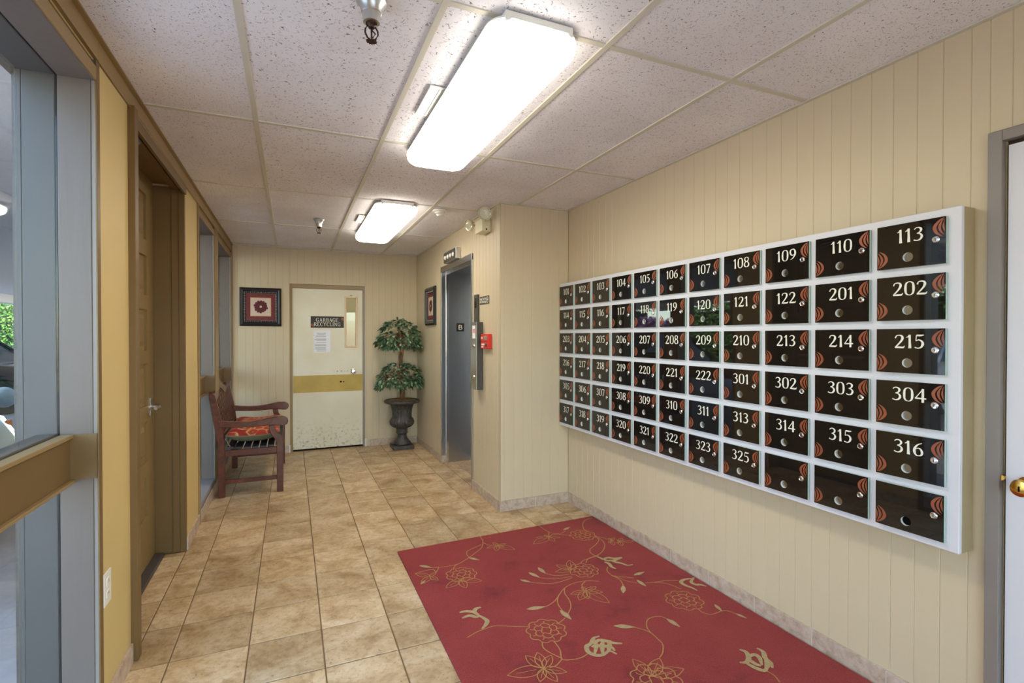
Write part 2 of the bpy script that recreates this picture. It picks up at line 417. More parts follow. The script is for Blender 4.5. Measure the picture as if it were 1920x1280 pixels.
for x0, x1 in ((XJ+0.01, 1.649), (1.649, 1.954)):
    for y0, y1 in ((4.37, 4.67), (4.67, 4.975), (4.975, 5.28), (5.28, 5.365)):
        link('floor_tile', tile_of(x1-x0, y1-y0), floor, (x0, y0, 0))

for y0, y1 in ((2.652, 2.8408), (2.8408, 3.1456), (3.1456, 3.4504), (3.4504, 3.7552), (3.7552, 3.81)):
    link('floor_tile', tile_of(0.115, y1-y0), floor, (-0.746, y0, 0))

# ceiling: slab, boards, grid
ceil = struct('ceiling', MB().box(XL-0.22, XR+0.15, YN-0.1, YB+0.2, ZC+0.03, ZC+0.09), M['tbar'], 'suspended ceiling of fissured white boards in a cream grid')
gx = [XL] + [-0.1554 + 0.604*i for i in range(4)] + [XR]
gy = [YN] + [1.5456 + 1.2224*j for j in range(-2, 5)] + [YB]
cm = {}
for j in range(len(gy)-1):
    for i in range(len(gx)-1):
        x0, x1, y0, y1 = gx[i]+0.008, gx[i+1]-0.008, gy[j]+0.008, gy[j+1]-0.008
        if gy[j] > 3.9 and gx[i] > XJ: continue
        if gy[j] > 3.6 and gx[i+1] > XJ: x1 = XJ
        kind = 'ceil_coarse' if i in (1, 2) and j < 5 else 'ceil_fine'
        key = (round(x1-x0, 3), round(y1-y0, 3), kind)
        if key not in cm: cm[key] = MB().box(0, key[0], 0, key[1], 0, 0.012).mesh('ceiling_board', M[kind])
        link('ceiling_board', cm[key], ceil, (x0, y0, ZC+0.003))
for i in range(1, len(gx)-1):
    y1 = YB if gx[i] < XJ else YJ
    put('grid_runner', B(gx[i]-0.0115, gx[i]+0.0115, YN, y1, ZC-0.003, ZC+0.004), M['tbar'], ceil, bevel=0.0008)
for j in range(1, len(gy)-1):
    for i in range(len(gx)-1):
        if gy[j] > YJ and gx[i] > XJ: continue
        x1 = gx[i+1] if not (gy[j] > YJ and gx[i+1] > XJ) else XJ
        put('grid_cross_tee', B(gx[i]+0.0115, x1-0.0115, gy[j]-0.0115, gy[j]+0.0115, ZC-0.002, ZC+0.004), M['tbar'], ceil)
for x0, x1, y0, y1 in ((XR-0.02, XR, YN, YJ), (XJ-0.02, XJ, YJ-0.02, YB), (XJ, XR-0.02, YJ-0.02, YJ), (XL+0.02, XJ-0.02, YB-0.02, YB)):
    put('wall_angle', B(x0, x1, y0, y1, ZC-0.004, ZC+0.002), M['tbar'], ceil)
put('wall_angle', B(XL, XL+0.022, YN, YB, ZC-0.004, ZC+0.002), M['tan'], ceil, label='tan painted wall angle')

# vertical boards with V joints
bmesh_cache = {}
def board_mesh(w, h, t=TT, mname='wall'):
    k = (round(w, 4), round(h, 3), mname)
    if k not in bmesh_cache:
        c = 0.0022
        bmesh_cache[k] = MB().prism([(0, 0), (w, 0), (w, t-c), (w-c, t), (c, t), (0, t-c)], 'z', 0, h).mesh('board', M[mname])
    return bmesh_cache[k]
def boards(parent, start, end, pitch, place, z0, z1, first=None):
    """place(u) -> (location, rotation about z); boards run from start to end along the wall"""
    cuts = [start]; u = first if first is not None else start+pitch
    while u < end-0.004: cuts.append(u); u += pitch
    cuts.append(end)
    for a, b in zip(cuts, cuts[1:]):
        loc, rz = place(a, b)
        link('board', board_mesh(b-a, z1-z0), parent, (loc[0], loc[1], z0), (0, 0, rz))
def base_tiles(name, label, cuts, place, back):
    o = struct(name, back, M['light_grout'], label)
    for a, b in zip(cuts, cuts[1:]):
        w = b-a-0.004
        loc, rz = place(a, b)
        m = MB().box(0.002, 0.002+w, 0, 0.010, 0, HB-0.001)
        x = put('base_tile', m, M['base'], o, (loc[0], loc[1], 0.0), (0, 0, rz), bevel=0.0012)
    return o
# local board frame: u along +X local, thickness along +Y local
# right wall: faces -x.  local X -> -y world, local Y -> -x?  rot z = -90deg: X->(0,-1), Y->(1,0): faces +x. so run along +y: rot +90: X->(0,1), Y->(-1,0)
wr = struct('wall_right', B(XR+TT, XR+0.12, 0.86, YJ+0.15, 0, ZC+0.03).box(XR+TT, XR+0.12, YN, 0.86, 2.02, ZC+0.03).box(XR+TT, XR+0.12, YN, -0.12, 0, 2.02), M['wall'], 'cream vertical board wall behind the mailboxes')
pr = lambda a, b: ((XR+TT, a), PI/2)
boards(wr, 0.90, YJ, 0.0808, pr, 0, ZC, first=0.951)
boards(wr, YN, 0.90, 0.0808, pr, 2.06, ZC)
boards(wr, YN, -0.16, 0.0808, pr, 0, 2.06)
# alcove end wall: faces -y. local X -> -x world would flip; rot 180: X->-x, Y->-y. runs from right to left
wj = struct('wall_alcove', B(XJ+TT, XR+0.12, YJ+TT, YJ+0.1, 0, ZC+0.03), M['wall'], 'narrow cream board wall at the end of the mailbox wall')
boards(wj, -XR, -XJ, 0.0815, lambda a, b: ((-a, YJ+TT), PI), 0, ZC, first=-2.118+0.0)
# elevator wall: faces -x
we = struct('wall_elevator', B(XJ+TT, XJ+0.1, YJ+TT, 4.365, 0, ZC+0.03).box(XJ+TT, XJ+0.1, 5.375, YB+0.2, 0, ZC+0.03).box(XJ+TT, XJ+0.1, 4.365, 5.375, 2.12, ZC+0.03), M['wall'], 'cream board wall around the elevator opening')
pe = lambda a, b: ((XJ+TT, a), PI/2)
boards(we, YJ+TT*0.2, 4.36, 0.08, pe, 0, ZC)
boards(we, 5.375, YB, 0.08, pe, 0, ZC)
boards(we, 4.36, 5.375, 0.08, pe, 2.145, ZC)
# back wall: faces -y
wb = struct('wall_back', B(XL-0.22, -0.03, YB+TT, YB+0.16, 0, ZC+0.03).box(0.855, XJ+0.1, YB+TT, YB+0.16, 0, ZC+0.03).box(-0.03, 0.855, YB+TT, YB+0.16, 2.03, ZC+0.03), M['wall'], 'cream board wall at the end of the corridor')
pb = lambda a, b: ((-a, YB+TT), PI)
boards(wb, -XJ, -0.85, 0.0795, pb, 0, ZC, first=-1.4985)
boards(wb, -0.85, 0.025, 0.0795, pb, 2.022, ZC, first=-0.783)
boards(wb, 0.025, 0.62, 0.0795, pb, 0, ZC, first=0.092)
# base tiles
base_tiles('baseboard_right', 'pinkish stone base tiles along the mailbox wall', [0.90, 1.202] + [1.507+TS*i for i in range(7)] + [YJ-0.001], lambda a, b: ((XR, a), PI/2), B(XR-0.0085, XR, 0.90, YJ, 0, HB-0.003))
base_tiles('baseboard_alcove', 'pinkish stone base tiles below the narrow board wall', [-(XR-0.01), -1.818, -(XJ-0.01)], lambda a, b: ((-a, YJ), PI), B(XJ-0.008, XR-0.01, YJ-0.0085, YJ, 0, HB-0.003))
base_tiles('baseboard_elevator', 'pinkish stone base tiles on the elevator wall', [YJ-0.010, 3.973, 4.148, 4.362], lambda a, b: ((XJ, a), PI/2), B(XJ-0.0085, XJ, YJ-0.008, 4.36, 0, HB-0.003))
b2 = base_tiles('baseboard_corner', 'pinkish stone base tiles between elevator and planter corner', [5.378, 5.676, 5.981, 6.286, YB-0.001], lambda a, b: ((XJ, a), PI/2), B(XJ-0.0085, XJ, 5.38, YB, 0, HB-0.003))
put('base_tile', B(XJ-0.009, XJ+0.045, 5.362, 5.372, 0, HB), M['base'], b2, bevel=0.0012)
base_tiles('baseboard_back', 'pinkish stone base tiles right of the garbage room door', [-(XJ-0.011), -1.2, -0.90], lambda a, b: ((-a, YB), PI), B(0.90, XJ-0.01, YB-0.0085, YB, 0, HB-0.003))
base_tiles('baseboard_end', 'pinkish stone base tiles left of the garbage room door', [0.03, 0.33, 0.62], lambda a, b: ((-a, YB), PI), B(-0.62, -0.03, YB-0.0085, YB, 0, HB-0.003))
pl = lambda a, b: ((XL, b), -PI/2)
base_tiles('baseboard_left', 'stone base tile below the yellow wall left of the brown door', [2.255, 2.598], pl, B(XL, XL+0.0085, 2.257, 2.596, 0, HB-0.003))
base_tiles('baseboard_left_far', 'stone base tiles under the two far windows', [3.832, 4.137, 4.442, 4.747, 5.052, 5.357, 5.662, 5.967, 6.272, YB-0.012], pl, B(XL, XL+0.0085, 3.83, YB-0.012, 0, HB-0.003))

# left wall: yellow plaster piers with deep window bays and a recessed door
XO = -0.851
wl = MB()
for y0, y1 in ((YN, 0.72), (2.253, 2.60), (3.83, 4.29)):
    wl.box(XO, XL, y0, y1, 0, 2.36)
wl.box(XO, XL-0.008, YN, YB+0.1, 2.36, ZC+0.03)
struct('wall_left', wl, M['yellow'], 'yellow plastered wall between the windows and the brown door')
t = struct('trim_1', B(XL-0.008, XL+0.006, YN, 0.72, 2.345, ZC-0.004).box(XL-0.008, XL+0.006, 2.235, YB, 2.363, ZC-0.004), M['tan'], 'tan head trim under the ceiling along the left wall', bevel=0.002)
struct('trim_2', B(XL-0.008, XL+0.006, 0.72, 2.235, 2.366, ZC-0.004), M['tan'], 'tan head trim over the near window', bevel=0.002)
# exterior facing over the windows
struct('trim_3', B(XO-0.03, XO, YN, 7.2, 2.285, 2.60), M['grey'], 'grey outer fascia over the windows')

def window(n, y0, y1, label, far_casing=0.03, z1=2.285, slot=False):
    w = struct('window_%d' % n, B(-0.739, XL, y0, y1, 0, 0.03).box(XO, -0.742, y0, y1, -0.02, 0.05), M['taupe'], label)
    # inner jamb boards, outer jamb boards, heads
    for s, ya, yb in ((1, y1, y1+0.033), (-1, y0-0.033, y0)):
        put('inner_jamb_board', B(-0.737, XL-0.013, ya, yb, 0, 2.36), M['taupe'], w, bevel=0.002)
        put('jamb_stop', B(XL-0.0125, XL-0.002, ya+0.003 if s > 0 else ya, yb if s > 0 else yb-0.003, 0, 2.36), M['taupe_trim'], w)
        put('outer_jamb_board', B(-0.832, -0.743, ya, yb, 0, 2.36), M['grey'], w, bevel=0.002, label='blue grey outer jamb board')
        put('outer_jamb_edge', B(XO+0.0, -0.834, ya+0.004 if s > 0 else ya, yb if s > 0 else yb-0.004, 0, 2.36), M['grey'], w, bevel=0.002, label='blue grey outer jamb edge')
        put('casing', B(XL-0.002, XL+0.004, ya, yb, 0 if not slot else 0, 2.36), M['brown'], w, bevel=0.0015, label='olive brown casing edge')
    put('inner_head_board', B(-0.737, XL-0.002, y0, y1, z1, z1+0.045), M['taupe'], w, bevel=0.002)
    put('outer_head_board', B(XO, -0.743, y0, y1, z1, 2.36), M['grey'], w, bevel=0.002, label='blue grey outer head board')
    # head fascia with the dark slot above it
    put('head_fascia', B(XL-0.012, XL+0.004, y0, y1, z1+0.003, 2.336), M['tan'], w, bevel=0.002, label='tan head fascia')
    put('head_slot', B(-0.70, XL-0.012, y0, y1, 2.332, 2.36), M['dark_metal'], w, label='dark recessed slot over the head')
    # sill and mid rail
    put('sill_board', B(-0.737, XL-0.004, y0, y1, 0.03, 0.122), M['sill'], w, bevel=0.003, label='pale grey sill board')
    put('outer_sill', B(XO-0.02, -0.743, y0, y1, 0.05, 0.10), M['grey'], w, bevel=0.003)
    put('mid_rail', B(-0.737, -0.708, y0, y1, 0.885, 1.030), M['brown'], w, bevel=0.002, label='olive brown mid rail')
    put('rail_cap', B(-0.737, -0.698, y0, y1, 1.030, 1.044), M['tan'], w, bevel=0.002, label='tan cap of the mid rail')
    put('rail_lip', B(-0.737, -0.694, y0, y1, 0.874, 0.885), M['tan'], w, bevel=0.002, label='tan lower lip of the mid rail')
    put('outer_rail', B(-0.80, -0.743, y0, y1, 0.885, 1.050), M['grey'], w, bevel=0.002, label='blue grey outer face of the mid rail')
    for s, ya, yb in ((1, y1-0.002, y1), (-1, y0, y0+0.002)):
        put('rail_end_patch', B(-0.708, XL-0.002, ya, yb, 0.884, 1.043), M['brown'], w, label='brown painted patch where the rail meets the jamb')
    put('pane', B(-0.7425, -0.7375, y0, y1, 1.03, z1+0.01), M['pane'], w)
    put('pane', B(-0.7425, -0.7375, y0, y1, 0.10, 0.89), M['pane'], w)
    return w
window(1, 0.753, 2.22, 'near tall window with grey and taupe frame and brown mid rail', slot=True)
window(2, 4.323, 5.17, 'middle tall window between the yellow wall and the bench')
window(3, 5.43, 6.50, 'far tall window behind the bench beside the end wall')
struct('trim_4', B(-0.84, XL-0.01, 5.203, 5.397, 0, 2.36).box(XL-0.01, XL+0.006, 5.203, 5.397, 0, 2.36), M['tan'], 'tan post between the two far windows', bevel=0.002)
struct('trim_5', B(-0.84, XL+0.0, 6.533, YB, 0, 2.36), M['tan'], 'tan post in the far left corner')
struct('trim_8', B(XL, XL+0.012, 4.292, 4.318, 0.0, 2.36), M['tan'], 'tan casing left of the middle window', bevel=0.002)

# door 1: brown panelled door in a deep recess
d1 = struct('door_1', B(-0.84, -0.812, 2.65, 3.812, 0.015, 2.35), M['door_brown'], 'olive brown six row panelled door in a deep recess')
pz = [(0.305, 0.549), (0.635, 0.877), (0.969, 1.225), (1.301, 1.548), (1.634, 1.869), (1.965, 2.236)]
stile = MB(); cols = [(2.86, 3.19), (3.33, 3.66)]
for a, b in ((2.65, 2.86), (3.19, 3.33), (3.66, 3.812)): put('stile', B(-0.812, -0.798, a, b, 0.015, 2.35), M['door_brown'], d1)
zz = [0.015] + [z for p in pz for z in p] + [2.35]
for a, b in cols:
    for k in range(0, len(zz), 2): put('rail', B(-0.812, -0.798, a, b, zz[k], zz[k+1]), M['door_brown'], d1)
    for z0, z1 in pz:
        m = MB(); r = lambda i, x: [(x, a+i, z0+i), (x, b-i, z0+i), (x, b-i, z1-i), (x, a+i, z1-i)]
        m.loft([r(0.0, -0.812), r(0.0, -0.812), r(0.014, -0.8115), r(0.030, -0.8115), r(0.055, -0.803)])
        put('raised_panel', m, M['door_brown'], d1)
lv = put('lever_handle', MB().lathe([(0.0, 0), (0.029, 0), (0.029, 0.006), (0.012, 0.009), (0.012, 0.045), (0.0, 0.045)], 20, (0, 0, 0), 'x'), M['satin'], d1, (-0.798, 3.725, 0.955), smooth=True, auto=40, label='satin metal lever handle')
put('lever', MB().tube([(0.045, 0.0, 0), (0.05, -0.02, 0.0), (0.05, -0.11, 0.0)], [0.011, 0.011, 0.009], 10), M['satin'], lv, smooth=True, auto=50)
put('latch_case', B(-0.798, -0.792, 3.70, 3.75, 0.90, 1.01), M['satin'], d1, bevel=0.002, label='satin metal latch plate')
put('closer_arm', MB().tube([(-0.79, 3.35, 2.30), (-0.70, 3.05, 2.30)], 0.008, 6).tube([(-0.79, 3.30, 2.27), (-0.70, 3.05, 2.285)], 0.007, 6), M['chrome'], d1, label='bright door closer arm')
struct('trim_6', MB().box(XL-0.005, XL+0.026, 2.60, 2.652, 0, 2.363).box(XL-0.005, XL+0.012, 2.652, 3.83, 2.30, 2.363), M['brown'], 'olive brown casing around the recessed door', bevel=0.002)
jb = struct('trim_7', MB().box(-0.86, -0.70, 3.822, 3.845, 0, 2.34), M['brown'], 'olive brown inner jamb of the recessed door')
put('jamb_face_board', B(-0.70, -0.66, 3.812, 3.83, 0, 2.34), M['brown'], jb, bevel=0.0015)
put('jamb_face_board', B(-0.66, XL+0.004, 3.806, 3.832, 0, 2.36), M['brown'], jb, bevel=0.0015)
put('near_jamb_board', B(-0.86, XL-0.005, 2.602, 2.65, 0, 2.34), M['brown'], jb)
put('head_jamb_board', B(-0.86, -0.70, 2.65, 3.822, 2.352, 2.362), M['brown'], jb)
put('head_stop', B(-0.70, -0.66, 2.65, 3.812, 2.325, 2.36), M['brown'], jb, bevel=0.0015)
put('door_backing', B(-0.88, -0.862, 2.60, 3.9, 0, 2.5), M['yellow'], jb)
put('threshold', MB().prism([(-0.80, 0), (-0.745, 0), (-0.75, 0.012), (-0.80, 0.014)], 'y', 2.65, 3.812), M['grey'], jb, label='grey metal threshold strip')
put('cable', MB().tube([(XL+0.012, 2.58, 0.0+2.35), (XL+0.012, 4.2, 2.352)], 0.003, 6), M['tan'], jb)

# door 2: garbage and recycling room door
d2 = struct('door_2', MB().box(0.010, 0.615, YB+0.035, YB+0.075, 0.02, 1.972).box(0.757, 0.824, YB+0.035, YB+0.075, 0.02, 1.972).box(0.615, 0.757, YB+0.035, YB+0.075, 0.02, 1.264).box(0.615, 0.757, YB+0.035, YB+0.075, 1.880, 1.972), None or M['white'], 'scuffed cream door with a gold band and narrow window')
def m_scuffed():
    m = mat('scuffed cream door paint', S(226, 218, 196), 0.45); q = N(m); tc = q.n('TexCoord'); v = tc.outputs['Object']
    n1 = q.n('TexNoise', Scale=26.0, Detail=5.0, Roughness=0.75); q.l(v, n1.inputs['Vector'])
    sp = q.n('SeparateXYZ'); q.l(v, sp.inputs[0])
    low = q.ramp(sp.outputs['Z'], [(0.02, (1, 1, 1)), (0.42, (0, 0, 0))])
    d = q.mixc(1.0, q.ramp(n1.outputs[0], [(0.52, (0, 0, 0)), (0.66, (1, 1, 1))]), low, 'MULTIPLY')
    n2 = q.n('TexNoise', Scale=3.0); q.l(v, n2.inputs['Vector'])
    b = q.ramp(n2.outputs[0], [(0.3, S(222, 213, 188)), (0.7, S(232, 226, 208))])
    q.l(q.mixc(d, b, S(140, 132, 120)), q.b.inputs['Base Color']); return m
M['scuffed'] = m_scuffed(); d2.data.materials[0] = M['scuffed']
put('gold_band', B(0.016, 0.820, YB+0.032, YB+0.036, 0.706, 0.913), M['gold'], d2, label='worn gold painted band across the door')
vf = MB()
for x0, x1, z0, z1 in ((0.607, 0.628, 1.250, 1.892), (0.742, 0.765, 1.250, 1.892), (0.628, 0.742, 1.250, 1.275), (0.628, 0.742, 1.868, 1.892)): vf.box(x0, x1, YB+0.024, YB+0.08, z0, z1)
fr = put('window_bead', vf, M['lite_wood'], d2, bevel=0.003, label='pale wooden frame of the narrow window')
put('pane', B(0.626, 0.744, YB+0.053, YB+0.057, 1.27, 1.872), M['pane'], fr)
kb = put('door_knob', MB().lathe([(0.0, 0), (0.034, 0), (0.034, -0.006), (0.014, -0.012), (0.013, -0.03), (0.026, -0.042), (0.030, -0.055), (0.024, -0.068), (0.0, -0.071)], 22, (0, 0, 0), 'y'), M['chrome'], d2, (0.712, YB+0.034, 0.952), smooth=True, auto=40, label='chrome round door knob')
for x, z, s in ((0.520, 0.957, 0.006), (0.568, 0.957, 0.006), (0.604, 0.955, 0.004), (0.640, 0.957, 0.005), (0.560, 0.826, 0.012), (0.594, 0.824, 0.008), (0.575, 0.205, 0.005)):
    put('screw_hole', MB().lathe([(0, 0), (s, 0), (s, -0.001), (0, -0.001)], 10, (x, YB+0.0345 if z > 0.9 or z < 0.7 else YB+0.0318, z), 'y'), M['black_void'], d2, label='dark filled screw hole')
put('gap_shade_strip', B(-0.02, 0.845, YB+0.05, YB+0.09, 0.002, 0.02), M['black_void'], d2, label='black strip painting the shade under the door')  # black strip stands in for the shade below the door leaf
put('number_sticker', B(0.672, 0.70, YB+0.033, YB+0.0352, 1.897, 1.906), M['ink'], d2)
f2 = struct('trim_9', MB().box(-0.025, 0.008, YB+0.02, YB+0.11, 0, 2.03), M['tan'], 'tan frame of the garbage room door')
put('head', B(0.008, 0.826, YB+0.02, YB+0.11, 1.975, 2.03), M['tan'], f2)
put('right_stile', B(0.826, 0.852, YB+0.02, YB+0.11, 0, 2.03), M['taupe_trim'], f2)
put('edge_bead', B(0.846, 0.862, YB-0.006, YB+0.02, 0, 2.022), M['wall'], f2, bevel=0.002)
put('edge_bead', B(-0.034, -0.022, YB-0.004, YB+0.02, 0, 2.022), M['wall'], f2, bevel=0.002)
for a, b, h in ((0.842, 0.864, 0.10), (-0.036, -0.018, 0.09)):
    put('corner_block', B(a, b, YB-0.012, YB-0.004, 0, h), M['white'], f2, bevel=0.002, label='white painted corner block')
# store room behind it
struct('wall_store', MB().box(-0.6, 2.0, 8.2, 8.3, -0.1, 2.6).box(-0.7, -0.6, YB+0.17, 8.3, -0.1, 2.6).box(2.0, 2.1, YB+0.21, 8.3, -0.1, 2.6).box(-0.7, 2.1, YB+0.17, 8.3, 2.5, 2.6), M['store'], 'beige wall of the room behind the door window')
struct('floor_store', B(-0.6, 2.0, YB+0.05, 8.2, -0.1, -0.01), M['grout'], 'floor of the room behind the door window')
cb = tag(put('store_cupboard', MB().box(0.55, 1.5, 7.75, 8.18, 0, 1.62), M['cardboard'], bevel=0.004), 'brown cupboard seen through the narrow door window', 'cupboard')
put('door', B(0.57, 1.02, 7.735, 7.75, 0.05, 1.3), M['cardboard'], cb)
put('notice', B(0.72, 0.80, 7.728, 7.735, 1.12, 1.24), M['charcoal'], cb, label='small dark plate')
sb = bpy.data.lights.new('store_fill', 'POINT'); sb.energy = 14; sb.shadow_soft_size = 0.12; sb.color = (1, 0.93, 0.75); sbo = link('store_fill', sb, None, (0.5, 7.4, 2.35))  # point light without a fixture, added to light the closed room

# door 3: white door at the right edge
d3 = struct('door_3', B(XR+0.004, XR+0.045, -0.10, 0.853, 0.01, 2.005), M['white'], 'white door at the right edge of the picture')
put('strike', MB().lathe([(0, 0), (0.010, 0), (0.010, -0.012), (0, -0.012)], 14, (0, 0, 0), 'x'), M['brass'], d3, (XR+0.004, 0.862, 0.925), label='brass latch bolt')
k3 = put('door_knob', MB().lathe([(0, 0), (0.030, 0), (0.031, -0.005), (0.014, -0.010), (0.012, -0.03), (0.022, -0.040), (0.028, -0.052), (0.024, -0.064), (0.012, -0.068), (0.0, -0.068)], 24, (0, 0, 0), 'x'), M['brass'], d3, (XR+0.004, 0.795, 0.912), smooth=True, auto=40, label='brass round door knob')
put('keyway', B(-0.0695, -0.067, -0.002, 0.002, -0.008, 0.008), M['black_void'], k3)
c3 = struct('trim_10', MB().box(XR-0.016, XR+0.02, 0.862, 0.899, 0, 2.055).box(XR-0.016, XR+0.02, -0.15, 0.862, 2.02, 2.055), M['taupe_trim'], 'taupe casing of the white door', bevel=0.002)
put('door_stop', MB().box(XR+0.02, XR+0.05, 0.855, 0.875, 0, 2.02).box(XR+0.02, XR+0.05, -0.15, 0.855, 2.006, 2.03), M['dark_metal'], c3, label='dark reveal around the door')

# rear wall behind the camera with a wide glazed entrance
struct('wall_rear', MB().box(XL-0.22, -0.35, YN-0.12, YN, 0, ZC+0.03).box(1.75, XR+0.12, YN-0.12, YN, 0, ZC+0.03).box(-0.35, 1.75, YN-0.12, YN, 2.15, ZC+0.03), M['yellow'], 'wall behind the camera with the glazed entrance')
d4 = struct('door_4', MB().box(-0.35, -0.27, YN-0.08, YN-0.03, 0, 2.15).box(1.67, 1.75, YN-0.08, YN-0.03, 0, 2.15).box(0.66, 0.74, YN-0.08, YN-0.03, 0, 2.15).box(-0.27, 1.67, YN-0.08, YN-0.03, 2.07, 2.15).box(-0.27, 1.67, YN-0.08, YN-0.03, 0, 0.12), M['brown'], 'glazed entrance doors behind the camera')
put('pane', B(-0.27, 0.66, YN-0.058, YN-0.053, 0.12, 2.07), M['pane'], d4)
put('pane', B(0.74, 1.67, YN-0.058, YN-0.053, 0.12, 2.07), M['pane'], d4)

# ------------------------------------------------------------------ lettering drawn as serif strokes
GL = {
 '0': (0.66, [([(0.33, 0.985), (0.13, 0.86), (0.085, 0.5), (0.13, 0.14), (0.33, 0.015), (0.53, 0.14), (0.575, 0.5), (0.53, 0.86)], [0.05, 0.12, 0.165, 0.12, 0.05, 0.12, 0.165, 0.12], True)]),
 '1': (0.42, [([(0.24, 0.0), (0.23, 0.5), (0.22, 0.99)], [0.20, 0.15, 0.15], False), ([(0.22, 0.95), (0.12, 0.84), (0.02, 0.80)], [0.12, 0.08, 0.05], False)]),
 '2': (0.64, [([(0.06, 0.74), (0.12, 0.90), (0.28, 0.96), (0.46, 0.90), (0.50, 0.72), (0.38, 0.46), (0.06, 0.07)], [0.10, 0.07, 0.07, 0.12, 0.17, 0.12, 0.08], False), ([(0.03, 0.055), (0.3, 0.06), (0.56, 0.065), (0.63, 0.20)], [0.09, 0.13, 0.11, 0.02], False)]),
 '3': (0.60, [([(0.06, 0.84), (0.18, 0.95), (0.36, 0.94), (0.47, 0.80), (0.40, 0.62), (0.22, 0.54)], [0.07, 0.06, 0.09, 0.15, 0.10, 0.05], False), ([(0.22, 0.54), (0.42, 0.48), (0.51, 0.30), (0.42, 0.10), (0.22, 0.03), (0.03, 0.10)], [0.05, 0.09, 0.16, 0.12, 0.07, 0.09], False)]),
 '4': (0.66, [([(0.46, 0.0), (0.46, 0.99)], [0.16, 0.15], False), ([(0.46, 0.96), (0.24, 0.62), (0.03, 0.30)], [0.06, 0.06, 0.06], False), ([(0.0, 0.29), (0.66, 0.29)], [0.10, 0.10], False)]),
 '5': (0.60, [([(0.14, 0.95), (0.36, 0.94), (0.56, 0.97)], [0.11, 0.12, 0.07], False), ([(0.13, 0.96), (0.10, 0.56)], [0.05, 0.05], False), ([(0.09, 0.55), (0.28, 0.62), (0.46, 0.50), (0.50, 0.30), (0.40, 0.09), (0.22, 0.02), (0.03, 0.08)], [0.05, 0.07, 0.13, 0.17, 0.11, 0.07, 0.08], False)]),
 '6': (0.64, [([(0.54, 0.95), (0.30, 0.82), (0.12, 0.55), (0.10, 0.28), (0.20, 0.06), (0.34, 0.02)], [0.05, 0.09, 0.15, 0.17, 0.10, 0.06], False), ([(0.34, 0.02), (0.50, 0.10), (0.55, 0.30), (0.46, 0.52), (0.30, 0.57), (0.14, 0.46)], [0.06, 0.11, 0.16, 0.11, 0.06, 0.04], False)]),
 '7': (0.58, [([(0.02, 0.93), (0.30, 0.92), (0.56, 0.93)], [0.12, 0.13, 0.12], False), ([(0.54, 0.92), (0.38, 0.5), (0.20, 0.0)], [0.06, 0.11, 0.15], False)]),
 '8': (0.62, [([(0.31, 0.98), (0.13, 0.90), (0.13, 0.68), (0.31, 0.55), (0.48, 0.68), (0.48, 0.90)], [0.05, 0.12, 0.13, 0.08, 0.11, 0.11], True), ([(0.31, 0.56), (0.11, 0.42), (0.09, 0.16), (0.31, 0.02), (0.53, 0.16), (0.50, 0.42)], [0.07, 0.12, 0.15, 0.06, 0.15, 0.12], True)]),
 '9': (0.64, [([(0.10, 0.05), (0.34, 0.18), (0.52, 0.45), (0.54, 0.72), (0.44, 0.94), (0.30, 0.98)], [0.05, 0.09, 0.15, 0.17, 0.10, 0.06], False), ([(0.30, 0.98), (0.14, 0.90), (0.09, 0.70), (0.18, 0.48), (0.34, 0.43), (0.50, 0.54)], [0.06, 0.11, 0.16, 0.11, 0.06, 0.04], False)]),
}
def L_(*st): return [([(x, y) for x, y in p], w, c) for p, w, c in st]
def serif(x, y, w=0.22): return ([(x-w/2, y), (x+w/2, y)], 0.06, False)
K, H_ = 0.13, 0.055
